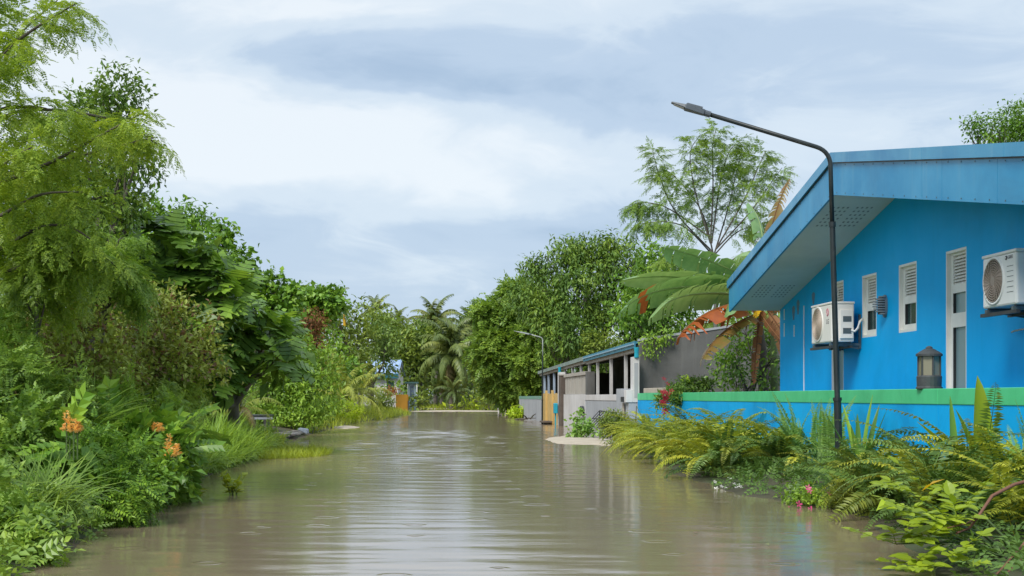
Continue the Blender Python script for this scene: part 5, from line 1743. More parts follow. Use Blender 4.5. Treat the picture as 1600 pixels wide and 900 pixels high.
for k, (lab, bx, Y, lob, m) in enumerate((
        ('tall hazy crown behind the broad palms', 700, 132, [(690, 540, 40), (720, 535, 34), (660, 545, 34), (740, 560, 40), (700, 590, 50)], 'leaf_far'),
        ('hazy crown between the palms and the right hand trees', 770, 124, [(760, 510, 34), (775, 545, 40), (745, 560, 36), (790, 580, 40)], 'leaf_far'))):
    tree('background_tree', lab, 'tree', (*at(bx, 630, Y)[:2], 0.1), [lobe(*q, Y) for q in lob], m, LEAF2, 0.0042 * Y, 5200.0 / Y ** 1.65 / 1.5, 8, 0.003 * Y, 0.16, 90 + k, 'trees beyond the road end')
treeline_rng = np.random.default_rng(95)
P, D, N = foliage_pts([(x, 150 + (i % 3) * 5, 2.2, 5.5, 4, 3.4 + (i % 2)) for i, x in enumerate(range(-70, 75, 6))], 1.1, 8, 0.5, treeline_rng)
V, F = place(LEAF2, P, D, N, 0.62 * treeline_rng.uniform(0.7, 1.3, len(P)))
link('far_woods', mesh_np('far_woods', V, F, M['leaf_far']), kind='stuff')
# woods behind the near trees on both sides, seen only as dark green through gaps
P, D, N = foliage_pts([(-13 - (i % 2) * 2 - i * 0.25, 20 + i * 4.5, 2.0, 3.2, 3.5, 2.6) for i in range(20)] + [(17 + (i % 2) * 2, 40 + i * 6, 2.4, 4, 4, 3.2) for i in range(14)], 4.0, 8, 0.3, treeline_rng)
V, F = place(LEAF2, P, D, N, 0.3 * treeline_rng.uniform(0.7, 1.3, len(P)))
link('bank_woods', mesh_np('bank_woods', V, F, M['leaf_far']), kind='stuff')


# ------------------------------------------------------------------ near bank: weeds, grass, orange spikes
def weeds():
    rng = np.random.default_rng(101)
    # uncountable low growth over the whole left bank
    P = scatter(-7.5, -2.0, 6.5, 30, 17000, rng, lambda x, y: x < np.interp(y, LB[:, 0], LB[:, 1]) + 0.05)
    d = np.interp(P[:, 1], LB[:, 0], LB[:, 1]) - P[:, 0]
    P[:, 2] += rng.uniform(0, 1, len(P)) * np.clip(0.12 + 0.26 * d, 0.1, 0.8)
    D = rdir(len(P), rng) * 0.8 + np.array([0.25, -0.2, 0.1])
    V, F = place(T_pinnate(4, 0.42, 0.55, 0.2), P, D, np.array([0, 0, 1.0]) + 0.5 * rdir(len(P), rng), 0.15 * rng.uniform(0.5, 1.3, len(P)))
    link('undergrowth', mesh_np('undergrowth', V, F, M['leaf_weed']), kind='stuff')
    # long grass behind the spikes
    P = scatter(-6.0, -2.6, 15.5, 24, 17000, rng, lambda x, y: x < np.interp(y, LB[:, 0], LB[:, 1]) + 0.02)
    link('long_grass', grass_mesh('long_grass', 'grass', P, 0.62, rng, 1.0, 0.028, (0.15, -0.1, 0)), kind='stuff')
    P = scatter(-3.3, -1.45, 21.2, 25.2, 10000, rng, lambda x, y: ((x + 2.45) / 0.95) ** 2 + ((y - 23.2) / 1.9) ** 2 < 1)
    P[:, 2] = np.maximum(P[:, 2], -0.06)
    link('spit_grass', grass_mesh('spit_grass', 'grass_lime', P, 0.26, rng, 0.6, 0.030), kind='stuff')
    P = scatter(-5.0, 0.2, 26, 78, 15000, rng, lambda x, y: (x < np.interp(y, LB[:, 0], LB[:, 1]) + 0.1) & (x > np.interp(y, LB[:, 0], LB[:, 1]) - 1.7) & ~((x > -4.3) & (y > 30) & (y < 36)))
    link('verge_grass', grass_mesh('verge_grass', 'grass_lime', P, 0.42, rng, 0.7, 0.045, nseg=2), kind='stuff')
    P = scatter(-2, 8, 100, 118, 2500, rng)
    link('far_grass', grass_mesh('far_grass', 'grass_lime', P, 0.5, rng, 0.7, 0.12, nseg=2), kind='stuff')
    P = scatter(2.7, 5.05, 5.5, 30.3, 5200, rng, lambda x, y: x > np.interp(y, RB[:, 0], RB[:, 1]) + 0.1)
    P[:, 2] += rng.uniform(0, 0.18, len(P))
    D = rdir(len(P), rng) * 0.8 + np.array([-0.25, -0.2, 0.1])
    V, F = place(T_pinnate(4, 0.42, 0.55, 0.2), P, D, np.array([0, 0, 1.0]) + 0.5 * rdir(len(P), rng), 0.13 * rng.uniform(0.5, 1.3, len(P)))
    link('ground_cover', mesh_np('ground_cover', V, F, M['fern_dark']), kind='stuff')


weeds()


def weed_shrub(label, lobes, mat, T, size, dens, seed, name='leafy_weed', cat='weed', k=7, spread=0.05, group='weeds on the near bank'):
    c = lobes[0]
    return tree(name, label, cat, (c[0], c[1], ground_at(c[0], c[1])), lobes, mat, T, size, dens, k, spread, 0.014, seed, group, 'green_stem', crown='foliage', trunk='stem', fork=0.3)


P4 = T_pinnate(4, 0.5, 0.62, 0.25)
P5 = T_pinnate(6, 0.36, 0.42, 0.25)
weed_shrub('broad leaved light green weed in the bottom corner of the near bank', [lobe(20, 840, 52, 8.2), lobe(-10, 780, 50, 8.4), lobe(60, 880, 34, 7.9)], 'leaf_weed', P4, 0.13, 60, 111)
weed_shrub('finely cut deep green weed bulging over the water beside the drooping grass', [lobe(165, 735, 52, 10.6), lobe(205, 770, 34, 10.4), lobe(150, 790, 40, 10.3), lobe(190, 720, 36, 10.8)], 'leaf_mid', P5, 0.13, 80, 112)
weed_shrub('light green weed with a rounded head above the drooping grass', [lobe(50, 690, 56, 10.6), lobe(110, 700, 44, 11), lobe(0, 720, 46, 10.4)], 'leaf_weed', P4, 0.12, 70, 113)
weed_shrub('pale weed spreading under the nearer vine covered shrub', [lobe(20, 610, 60, 12), lobe(90, 640, 56, 12.4), lobe(-30, 660, 50, 11.6)], 'leaf_weed', P5, 0.13, 64, 114)
weed_shrub('bright weed spreading under the vine covered shrub by the grass', [lobe(170, 650, 56, 13.5), lobe(215, 690, 40, 13), lobe(140, 690, 40, 12.6), lobe(260, 650, 30, 14)], 'leaf_bright', P5, 0.12, 66, 115)
weed_shrub('tall bright weed against the trunk of the feathery tree', [lobe(10, 540, 50, 12.4), lobe(-30, 590, 50, 12.2)], 'leaf_bright', P5, 0.13, 60, 116)
weed_shrub('low dark leaved weed at the waterline below the orange spikes', [lobe(228, 755, 32, 11.6), lobe(262, 745, 26, 12), lobe(205, 785, 20, 11)], 'leaf_mid', T_leaf(0.62), 0.10, 110, 117)


def grass_tuft(label, x, y, n, h, seed, mat='grass_dark', bend=1.5, w=0.012, lean=(0.5, -0.35, 0), z=None):
    rng = np.random.default_rng(seed)
    z = ground_at(x, y) if z is None else z
    t = Thing('grass_tuft', (x, y, z), label, 'grass tuft', 'grass tufts on the near bank')
    P = np.array([x, y, z]) + np.column_stack([rng.normal(size=n) * 0.09, rng.normal(size=n) * 0.10, rng.uniform(0, 0.05, n)])
    me = grass_mesh('blades', mat, P - t.base, h, rng, bend, w / h, lean, 5)
    o = link('blades', me, t.root, kind='stuff')
    return t


p = at(75, 800, 9.3)
grass_tuft('big tuft of long drooping grass hanging over the water in the near corner', p[0] - 0.05, 9.3, 340, 0.54, 121, z=0.20)
grass_tuft('smaller drooping grass tuft above the big one', at(40, 660, 10.6)[0], 10.8, 160, 0.45, 122, 'grass', z=0.45)
grass_tuft('upright bright tuft at the front of the long grass', at(330, 700, 20)[0], 20.2, 380, 0.75, 123, 'grass', 0.9, 0.02, (0.1, -0.2, 0))
grass_tuft('thin tuft growing among pale weeds at the bank top', at(110, 610, 12.4)[0], 12.6, 160, 0.8, 124, 'grass', 1.2, 0.016, z=0.55)


def spike_shrub():
    rng = np.random.default_rng(131)
    x, y, _ = at(235, 740, 12.6)
    t = Thing('candle_shrub', (x, y, ground_at(x, y)), 'broad leaved shrub carrying upright orange flower spikes over the water', 'shrub')
    lob = [lobe(225, 715, 42, 12.6), lobe(255, 725, 34, 12.5), lobe(200, 690, 36, 12.8), lobe(108, 700, 30, 10.3), lobe(262, 690, 26, 13)]
    V, F = limbs((x, y, 0.05), lob, 0.018, rng, 0.3, 4)
    t.part_np('stem', V, F, M['green_stem'], smooth=True)
    P, D, N = foliage_pts(lob, 22, 4, 0.07, rng, droop=0.15)
    V, F = place(T_pinnate(6, 0.42, 0.62, 0.3, False), P, D, N, 0.30 * rng.uniform(0.7, 1.2, len(P)))
    t.part_np('foliage', V, F, M['leaf_mid'])
    for px, y0, y1, Y in ((104, 676, 643, 10.0), (115, 677, 656, 9.95), (121, 676, 660, 10.0), (109, 675, 652, 10.1), (243, 676, 660, 12.5), (250, 676, 662, 12.4), (264, 704, 679, 12.2), (276, 712, 694, 12.1), (270, 714, 702, 12.0), (266, 716, 700, 12.1)):
        a, c = at(px, y0, Y), at(px, y1, Y)
        n = 60
        s = rng.random(n)
        L = np.linalg.norm(c - a)
        an = rng.uniform(0, 6.283, n)
        r = 0.024 * (1.1 - 0.75 * s)
        P = a + (c - a) * s[:, None] + np.stack([np.cos(an) * r, np.sin(an) * r, 0 * s], 1)
        D = np.stack([np.cos(an), np.sin(an), 0.9 + 0 * s], 1)
        V, F = place(T_leaf(0.85, 0.25, 0.2), P, D, np.stack([-np.cos(an), -np.sin(an), 0.4 + 0 * s], 1), 0.036 * (1.2 - 0.6 * s))
        sv, sf = tube_np([a - np.array([0, 0, 0.2]), a, c], [0.006, 0.006, 0.003], 5)
        sp = t.part_np('flower_spike', V, F, M['flower_orange'])
        t.part_np('stalk', sv, [sf], M['green_stem'], sp)


spike_shrub()


def water_sprig(label, x, y, n, h, seed):
    rng = np.random.default_rng(seed)
    t = Thing('water_sprig', (x, y, 0), label, 'sprig', 'sprigs standing in the flood water')
    for i in range(n):
        a = rng.uniform(0, 6.283)
        e = np.array([x + math.cos(a) * 0.95 * h * rng.uniform(0.3, 1), y + math.sin(a) * 0.5 * h, h * rng.uniform(0.45, 1.0)])
        s = np.array([x + rng.normal() * 0.03, y + rng.normal() * 0.03, -0.15])
        m = (s + e) / 2 + np.array([0, 0, 0.06])
        V, F = tube_np([s, m, e], [0.004, 0.004, 0.002], 4)
        st = t.part_np('stem', V, [F], M['green_stem'])
        k = 7
        u = rng.uniform(0.45, 1, k)
        P = s + (e - s) * u[:, None] + np.array([0, 0, 0.03])
        P[:, 2] = np.maximum(P[:, 2], 0.02)
        d = rdir(k, rng)
        d[:, 2] = np.abs(d[:, 2]) * 0.6
        V, F = place(T_leaf(0.6), P, d, np.array([0, 0, 1.0]) + 0.3 * rdir(k, rng), 0.10 * rng.uniform(0.7, 1.2, k))
        t.part_np('leaves', V, F, M['grass_lime'], st, kind='stuff')


p = at(366, 776, 13.6)
water_sprig('yellow green sprig standing in the water off the near bank', p[0], 13.6, 8, 0.19, 141)
p = at(305, 780, 13.0)
water_sprig('tiny leafy shoot in the water close to the bank', p[0], 13.0, 2, 0.10, 142)

# ------------------------------------------------------------------ right side: trees behind the walls
tree('mango_tree', 'big rounded dark green tree rising over the posts of the open building', 'tree', (*at(910, 640, 62)[:2], 0),
     [(*q[:3], q[3] * 0.86, q[4] * 0.86, q[5] * 0.86) for q in (lobe(870, 420, 50, 62), lobe(925, 410, 44, 62.5), lobe(975, 420, 46, 62), lobe(830, 470, 46, 61), lobe(905, 470, 60, 61), lobe(970, 480, 56, 62), lobe(880, 530, 60, 60), lobe(945, 540, 60, 61), lobe(1010, 520, 44, 62), lobe(835, 430, 30, 62), lobe(1005, 450, 36, 63), lobe(905, 395, 26, 62), lobe(950, 390, 24, 62))],
     'leaf_mango', T_leaf(0.34, 0.05, 0.3), 0.26, 10, 9, 0.15, 0.22, 201, droop=0.45, twigs=8, lump=0.42, bark='pale_bark')
def feathery_mass(label, base, lobes, seed, size, dens, mat='leaf_bright', k=4, r0=0.10):
    rng = np.random.default_rng(seed)
    t = Thing('feathery_tree', base, label, 'tree', 'feathery trees')
    V, F = limbs(base, lobes, r0, rng, 0.4, 6)
    t.part_np('trunk', V, F, M['bark'], smooth=True)
    P, D, N = foliage_pts(sublobes(lobes, 5, 0.5, seed), dens, k, 0.14, rng, droop=0.45, lump=0.3)
    V, F = place(T_pinnate(4, 0.5, 0.66, 0.35), P, D, N, size * rng.uniform(0.7, 1.25, len(P)))
    t.part_np('crown', V, F, M[mat])


feathery_mass('wide feathery light green tree hanging over the pale garden wall', (*at(800, 640, 70)[:2], 0),
              [lobe(790, 500, 42, 70), lobe(835, 510, 44, 69), lobe(775, 555, 40, 70), lobe(825, 565, 46, 69), lobe(800, 600, 40, 70), lobe(845, 605, 30, 69), lobe(865, 550, 26, 68), lobe(800, 470, 26, 70)], 202, 0.40, 13, 'leaf_hang', 5)
tree('low_tree', 'low olive tree with thin bare stems in front of the tan gate', 'tree', (*at(783, 641, 84)[:2], 0),
     [lobe(775, 590, 24, 84), lobe(795, 600, 22, 84), lobe(762, 600, 18, 84)], 'leaf_olive', LEAF2, 0.24, 14, 8, 0.2, 0.09, 203, fork=0.6)
tree('roadside_shrub', 'small yellow green flowered shrub growing behind the beige panels', 'shrub', (*at(940, 610, 58)[:2], 0.1),
     [lobe(935, 540, 22, 58), lobe(960, 555, 18, 58)], 'leaf_olive', LEAF2, 0.16, 26, 8, 0.12, 0.05, 204, crown='foliage', trunk='stem')

p = at(1115, 610, 33)
moringa('thin feathery tree with spreading stems behind the banana plant', [(p[0], 33, 0.0), at(1118, 480, 33), at(1110, 390, 33)], [
    pxline((1110, 390, 33), (1050, 330, 32.5), (1025, 260, 32.3), (1020, 235, 32.2)),
    pxline((1108, 370, 33), (1040, 320, 33.2), (1000, 315, 33.3), (985, 325, 33.3)),
    pxline((1110, 380, 33), (1085, 300, 33), (1075, 235, 33), (1095, 210, 33)),
    pxline((1110, 380, 33), (1115, 290, 33), (1112, 225, 33), (1120, 200, 33)),
    pxline((1112, 380, 33), (1125, 280, 33.4), (1140, 230, 33.6), (1160, 222, 33.7)),
    pxline((1118, 390, 33), (1165, 310, 33), (1185, 260, 33), (1197, 235, 33)),
    pxline((1118, 390, 33), (1175, 330, 32.6), (1205, 285, 32.5), (1222, 262, 32.4)),
    pxline((1115, 400, 33), (1070, 350, 32.0), (1030, 345, 31.8), (1000, 350, 31.7)),
    pxline((1115, 400, 33), (1150, 360, 33.8), (1190, 350, 34), (1215, 340, 34)),
    pxline((1115, 400, 33), (1100, 330, 33.8), (1060, 280, 34), (1040, 265, 34)),
    pxline((1115, 420, 33), (1085, 400, 33.5), (1050, 400, 33.5), (1030, 410, 33.5)),
    pxline((1115, 430, 33), (1150, 400, 33.5), (1180, 395, 33.5), (1200, 400, 33.5)),
    pxline((1115, 400, 33), (1140, 320, 34), (1150, 270, 34.2), (1155, 250, 34.3)),
], 211, 'leaf_hang', 0.46, 0.6, 0.06, 0.9, 'feathery trees')
tree('backyard_tree', 'leafy green tree beside the mango tree, behind the concrete end wall', 'tree', (*at(1040, 610, 48)[:2], 0),
     [lobe(1030, 420, 36, 48), lobe(1010, 460, 40, 47), lobe(1060, 450, 40, 48), lobe(1045, 500, 44, 47), lobe(990, 500, 36, 47)], 'leaf_mid', LEAF, 0.20, 15, 8, 0.16, 0.12, 212)
tree('hanging_creeper', 'light green creeper spilling over the concrete end wall', 'creeper', (*at(1020, 545, 31)[:2], 2.4),
     [lobe(1018, 540, 13, 30.9, 20, 10), lobe(1038, 525, 14, 31, 9, 10)], 'leaf_bright', LEAF2, 0.085, 70, 7, 0.07, 0.02, 213, crown='foliage', trunk='stem', droop=1.0)
tree('backyard_bush', 'dark leafy bush at the corner of the blue house under the banana', 'bush', (*at(1160, 610, 26)[:2], 0),
     [lobe(1150, 545, 28, 28.6), lobe(1190, 560, 26, 27.9), lobe(1205, 585, 20, 27.9), lobe(1178, 595, 20, 26.5), lobe(1165, 520, 26, 28.4), lobe(1195, 510, 24, 28.4), lobe(1206, 560, 9, 26.0), lobe(1150, 570, 12, 26.2), lobe(1130, 575, 24, 28.6), lobe(1150, 595, 20, 27.6), lobe(1205, 530, 18, 27.8)], 'leaf_mid', LEAF, 0.12, 24, 7, 0.09, 0.05, 214, crown='foliage', trunk='stem')
tree('roof_tree', 'leafy green crown showing above the ridge of the blue roof', 'tree', (*at(1570, 600, 42)[:2], 0),
     [lobe(1560, 205, 30, 42), lobe(1528, 212, 20, 42), lobe(1600, 200, 34, 42), lobe(1590, 240, 60, 42), lobe(1650, 230, 60, 42)], 'leaf_mid', LEAF, 0.13, 17, 9, 0.13, 0.16, 215)
tree('road_bush', 'round yellow green bush on the edge by the pale garden wall', 'bush', (*at(811, 656, 62)[:2], 0),
     [lobe(811, 645, 14, 62, 9), lobe(803, 648, 9, 62, 6), lobe(819, 648, 8, 62, 6)], 'leaf_lime', LEAF2, 0.12, 60, 8, 0.07, 0.03, 216, crown='foliage', trunk='stem')
d = Thing('driftwood', (4.75, 57, 0), 'dark snagged branch lying in the water by the yellow gate', 'branch')
for a, c in (((4.5, 57, 0.02), (4.95, 55, 0.12)), ((4.7, 56.2, 0.06), (4.5, 56, 0.24)), ((4.8, 55.8, 0.08), (5.0, 55.5, 0.3)), ((4.3, 57.5, 0.01), (4.7, 56.4, 0.06))):
    d.part('limb', MB().tube([a, ((a[0] + c[0]) / 2, (a[1] + c[1]) / 2, (a[2] + c[2]) / 2 + 0.03), c], [0.035, 0.028, 0.012], 6), M['bark'])


# ---- banana plant
def banana_leaf(L, W, el, arch, seed, torn=0.5, hang=0.35, fold=0.25):
    """blade and rib of one banana leaf: midrib along +Y, side segments torn apart and drooping"""
    rng = np.random.default_rng(seed)
    m = 30
    s = np.linspace(0, 1, m)
    a = el - arch * s ** 1.4
    pts = np.zeros((m, 3))
    for i in range(1, m):
        am = (a[i] + a[i - 1]) / 2
        pts[i] = pts[i - 1] + L / (m - 1) * np.array([0, math.cos(am), math.sin(am)])
    prof = W * 0.5 * np.clip(np.minimum(1, 0.25 + 3.0 * s), 0, 1) * np.sqrt(np.clip(1 - (np.clip(s - 0.35, 0, 1) / 0.66) ** 2.6, 0, 1))
    V, F = [], []
    i0 = 3
    for sg in (-1, 1):
        i = i0
        dz = hang
        while i < m - 1:
            run = 1 if rng.random() < torn * 0.6 else int(rng.integers(2, 6))
            j = min(m - 1, i + run)
            dz = hang * rng.uniform(0.5, 1.6)
            tw = rng.normal() * 0.10 * torn
            o = len(V)
            for q in range(i, j + 1):
                am = a[q]
                Tn, Up = np.array([0, math.cos(am), math.sin(am)]), np.array([0, -math.sin(am), math.cos(am)])
                gap = 0.0
                if torn > 0.2:
                    gap = 0.012 * L * ((1 if q == i else 0) - (1 if q == j else 0))
                for f in (0.02, 0.5, 1.0):
                    w = prof[q] * f
                    p = pts[q] + np.array([sg * w * math.cos(fold * f), 0, 0]) + Up * (w * fold * (1 - f)) + np.array([0, 0, -dz * w * f * 1.1]) + Tn * (gap * f + tw * w * f)
                    V.append(p)
            for q in range(j - i):
                for k in range(2):
                    b = o + q * 3 + k
                    F.append((b, b + 1, b + 4, b + 3) if sg > 0 else (b, b + 3, b + 4, b + 1))
            i = j
    rv, rf = tube_np(pts, 0.020 * L / 2 * (1 - 0.82 * s) + 0.002, 5)
    return (np.array(V), [np.array(F)]), (rv, [rf])


def banana():
    bx, by = 7.05, 26.9
    t = Thing('banana_plant', (bx, by, 0), 'banana plant with long torn leaves and two dead orange ones, beside the blue house', 'banana plant')
    V, F = tube_np([(bx, by, -0.1), (bx - 0.02, by, 0.9), (bx - 0.05, by, 1.9), (bx - 0.12, by, 2.6)], [0.13, 0.11, 0.09, 0.06], 10)
    t.part_np('stalk', V, [F], M['bark'], smooth=True)
    V, F = tube_np([(bx + 0.35, by + 0.5, -0.1), (bx + 0.33, by + 0.5, 1.0), (bx + 0.3, by + 0.5, 2.9)], [0.11, 0.09, 0.05], 10)
    t.part_np('stalk', V, [F], M['green_stem'], smooth=True)

    def leaf(start, tip, W, arch, mat, seed, torn=0.5, hang=0.35, roll=0.0, fold=0.25, orange=()):
        """a leaf that leaves start and ends near tip"""
        start, tip = np.array(start), np.array(tip)
        v = tip - start
        hor = math.hypot(v[0], v[1])
        chord = np.linalg.norm(v)
        L = chord * (1 + 0.045 * arch ** 2)
        el = math.atan2(v[2], hor) + arch * 0.42
        (V, F), (rv, rf) = banana_leaf(L, W, el, arch, seed, torn, hang, fold)
        yaw = math.atan2(-v[0], v[1])
        cy, sy = math.cos(yaw), math.sin(yaw)
        Rz = np.array([[cy, -sy, 0], [sy, cy, 0], [0, 0, 1]])
        cr, sr = math.cos(roll), math.sin(roll)
        Ry = np.array([[cr, 0, sr], [0, 1, 0], [-sr, 0, cr]])
        f = lambda Q: Q @ Ry.T @ Rz.T + start
        lf = t.part_np('leaf', f(V), F, M[mat], smooth=True)
        t.part_np('midrib', f(rv), rf, M['banana_rib'] if mat.startswith('banana') and mat not in ('banana_orange', 'banana_brown') else M['dead_leaf'], lf, smooth=True)
        if orange:
            lf.data.materials.append(M['banana_orange'])
            n = len(lf.data.polygons)
            for a, b in orange:
                for i in range(int(a * n), int(b * n)):
                    lf.data.polygons[i].material_index = 1
        return lf
    c = at(1172, 455, 26.8)
    leaf(c, at(975, 436, 26.0), 0.62, 0.55, 'banana_pale', 1, 0.15, 0.30, 0.55)
    leaf(c, at(945, 512, 25.6), 0.80, 0.95, 'banana', 2, 0.7, 0.25, 0.75, orange=((0.34, 0.38), (0.82, 0.86)))
    leaf(at(1175, 462, 26.6), at(985, 522, 25.2), 0.80, 0.9, 'banana_pale', 3, 0.7, 0.25, 0.75)
    leaf(at(1180, 440, 26.8), at(1050, 368, 26.4), 0.75, 0.45, 'banana', 4, 0.6, 0.4, 0.65)
    leaf(at(1180, 445, 27.0), at(1052, 398, 27.4), 0.55, 0.6, 'banana_pale', 5, 0.5, 0.4, 0.55)
    leaf(c, at(1040, 440, 26.8), 0.75, 0.9, 'banana', 6, 0.5, 0.3, 0.7)
    leaf(at(1180, 470, 26.4), at(1047, 532, 25.4), 0.85, 0.65, 'banana_orange', 7, 0.9, 0.6, 0.3)
    leaf(at(1185, 490, 26.2), at(1082, 566, 25.4), 0.7, 0.6, 'banana_brown', 8, 0.6, 0.6, 0.3)
    leaf(at(1185, 440, 27.4), at(1135, 300, 28.0), 0.55, 0.8, 'banana', 9, 0.9, 0.5, 0.4)
    leaf(at(1195, 430, 27.2), at(1208, 280, 27.4), 0.34, 0.7, 'banana_brown', 10, 1.0, 0.6, 0.2)
    leaf(at(1190, 430, 27.0), at(1165, 400, 25.2), 0.55, 0.9, 'banana_pale', 11, 0.9, 0.5, 0.4)
    leaf(at(1188, 470, 26.6), at(1215, 440, 28.6), 0.6, 0.9, 'banana', 12, 0.6, 0.4)
    leaf(at(1188, 440, 27.2), at(1240, 380, 29), 0.6, 0.8, 'banana', 13, 0.8, 0.4)
    leaf(at(1185, 465, 26.4), at(1120, 500, 25.0), 0.5, 0.9, 'banana', 14, 0.6, 0.4, 0.5)
    # dead leaves hanging down round the stalk
    for k, (x0, y0, x1, y1) in enumerate(((1190, 480, 1178, 600), (1200, 485, 1205, 606), (1195, 478, 1192, 595), (1182, 480, 1160, 570), (1205, 480, 1213, 580), (1188, 482, 1170, 606))):
        leaf(at(x0, y0, 26.3 - 0.1 * k), at(x1, y1, 26.0 - 0.1 * k), 0.19, 0.25, 'dead_leaf', 30 + k, 1.0, 0.2, 0.3 * k)
    o = leaf(at(1186, 478, 26.0), at(1170, 500, 25.6), 0.22, 0.7, 'yellow_leaf', 41, 0.4, 0.3, 0.6)
    o['label'] = 'small yellow leaf'


banana()

# ---- ferns along the wall: x from the wall outwards, y along it
FL = [
    (4.75, 27.6, 22, 0.80, 'fern', 'fern at the far end of the bed, next to the grey gate pillar'),
    (4.55, 25.6, 24, 0.86, 'fern_yellow', 'yellow green fern below the red flowers, at the far end of the bed'),
    (4.80, 23.9, 24, 0.92, 'fern', 'tall green fern against the wall just past the red flowers'),
    (4.25, 23.4, 24, 0.84, 'fern_yellow', 'yellow fern drooping to the water, farthest one on the water side'),
    (4.75, 22.0, 26, 1.0, 'fern', 'bushy green fern rising high against the blue wall'),
    (4.10, 21.4, 26, 0.92, 'fern_yellow', 'yellow fern leaning over the water in front of the bushy one'),
    (4.75, 20.1, 26, 1.02, 'fern_yellow', 'largest yellow fern, in the middle of the bed against the wall'),
    (3.95, 19.6, 26, 0.92, 'fern', 'green fern sprawling to the water in the middle of the bed'),
    (4.75, 18.2, 26, 1.02, 'fern', 'arching green fern against the wall, left of the upright fronds'),
    (4.05, 17.6, 26, 0.98, 'fern_yellow', 'fern with long pale fronds arching over the white flowers'),
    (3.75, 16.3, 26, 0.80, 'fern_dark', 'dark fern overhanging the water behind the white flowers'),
    (4.55, 16.4, 22, 0.86, 'fern_dark', 'dark fern in front of the upright fronds'),
    (4.70, 13.0, 24, 0.78, 'fern', 'green fern right of the lamp post, against the wall'),
    (4.20, 12.6, 26, 0.72, 'fern_dark', 'low dark fern at the foot of the lamp post'),
    (4.65, 11.6, 26, 0.80, 'fern', 'tangled fern below the lantern'),
    (4.05, 11.4, 26, 0.70, 'fern_dark', 'dark low fern at the water below the lantern'),
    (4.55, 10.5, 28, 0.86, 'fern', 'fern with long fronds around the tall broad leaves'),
    (3.95, 10.1, 26, 0.74, 'fern_dark', 'dark fern behind the yellow green foreground bush'),
    (4.60, 9.4, 26, 0.80, 'fern', 'fern at the frame edge under the near cooling unit'),
    (4.10, 8.8, 26, 0.72, 'fern', 'fern nearest to the camera on the right'),
]
for i, (x, y, n, s, st, lab) in enumerate(FL):
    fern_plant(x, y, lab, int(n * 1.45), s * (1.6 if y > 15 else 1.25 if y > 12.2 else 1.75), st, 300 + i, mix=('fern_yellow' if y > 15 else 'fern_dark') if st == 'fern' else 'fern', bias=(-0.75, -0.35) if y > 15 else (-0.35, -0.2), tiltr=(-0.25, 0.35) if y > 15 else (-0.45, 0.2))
for i, (x, y, n, s, lab) in enumerate((
        (4.85, 16.6, 17, 0.98, 'clump of upright blue green fronds left of the lamp post, farther one'),
        (4.80, 15.2, 15, 0.92, 'clump of upright blue green fronds right next to the lamp post'),
        (4.90, 20.8, 7, 0.80, 'upright pale fronds sticking up against the wall in the middle of the bed'),
        (4.90, 23.2, 6, 0.74, 'upright pale fronds near the red flowers'),
        (4.92, 11.0, 11, 0.85, 'upright thin fronds against the wall, right of the tall broad leaves'),
        (4.92, 9.9, 11, 0.85, 'upright thin fronds against the wall at the frame edge'))):
    fern_plant(x, y, lab, n, s, 'upright', 340 + i, bias=(0.0, 0.0), tiltr=(-0.12, 0.22), group='upright fronds along the blue wall', name='upright_fern')


def strap_mesh(L, W, el, arch, seed, mat, fold=0.5, wav=0.0, m=14):
    rng = np.random.default_rng(seed)
    s = np.linspace(0, 1, m)
    a = el - arch * s ** 1.6
    pts = np.zeros((m, 3))
    for i in range(1, m):
        am = (a[i] + a[i - 1]) / 2
        pts[i] = pts[i - 1] + L / (m - 1) * np.array([0, math.cos(am), math.sin(am)])
    w = W * 0.5 * np.sin(np.pi * np.clip(0.12 + 0.88 * s ** 0.9, 0, 1)) ** 0.7
    w[-1] = 0.002
    V, F = [], []
    for i in range(m):
        Up = np.array([0, -math.sin(a[i]), math.cos(a[i])])
        ww = w[i] * (1 + wav * math.sin(i * 2.1))
        V += [pts[i] + np.array([-ww, 0, 0]) + Up * ww * fold, pts[i], pts[i] + np.array([ww, 0, 0]) + Up * ww * fold]
    for i in range(m - 1):
        b = i * 3
        F += [(b, b + 1, b + 4, b + 3), (b + 1, b + 2, b + 5, b + 4)]
    return mesh_np('leaf', V, [np.array(F)], M[mat], True)


M['strap'] = leaf_mat('strap_leaf', (0.035, 0.10, 0.022), (0.075, 0.18, 0.030), (0.16, 0.30, 0.045), 0.35, 0.25, objw=0.8, spec=0.5)
M['strap_yellow'] = leaf_mat('strap_leaf_yellow', (0.085, 0.15, 0.014), (0.135, 0.21, 0.016), (0.20, 0.28, 0.026), 0.35, 0.4, objw=0.8)


def rosette(label, x, y, specs, mat, name='strap_leaf_plant', z=None):
    """specs: (yaw toward, elevation, arch, length, width)"""
    z = ground_at(x, y) if z is None else z
    t = Thing(name, (x, y, z), label, 'plant')
    for i, (yaw, el, ar, L, W) in enumerate(specs):
        mt = mat[i % len(mat)] if isinstance(mat, (list, tuple)) else mat
        t.inst('leaf', strap_mesh(L * 1.08, W * 0.95, el, ar, i, mt), (x + 0.03 * math.sin(i * 2.4), y + 0.03 * math.cos(i * 2.4), z), (0, 0, yaw))
    t.part('crown', MB().lathe([(0.02, z - 0.05), (0.05, z), (0.03, z + 0.05), (0.005, z + 0.07)], (x, y, 0), 8), M['green_stem'])


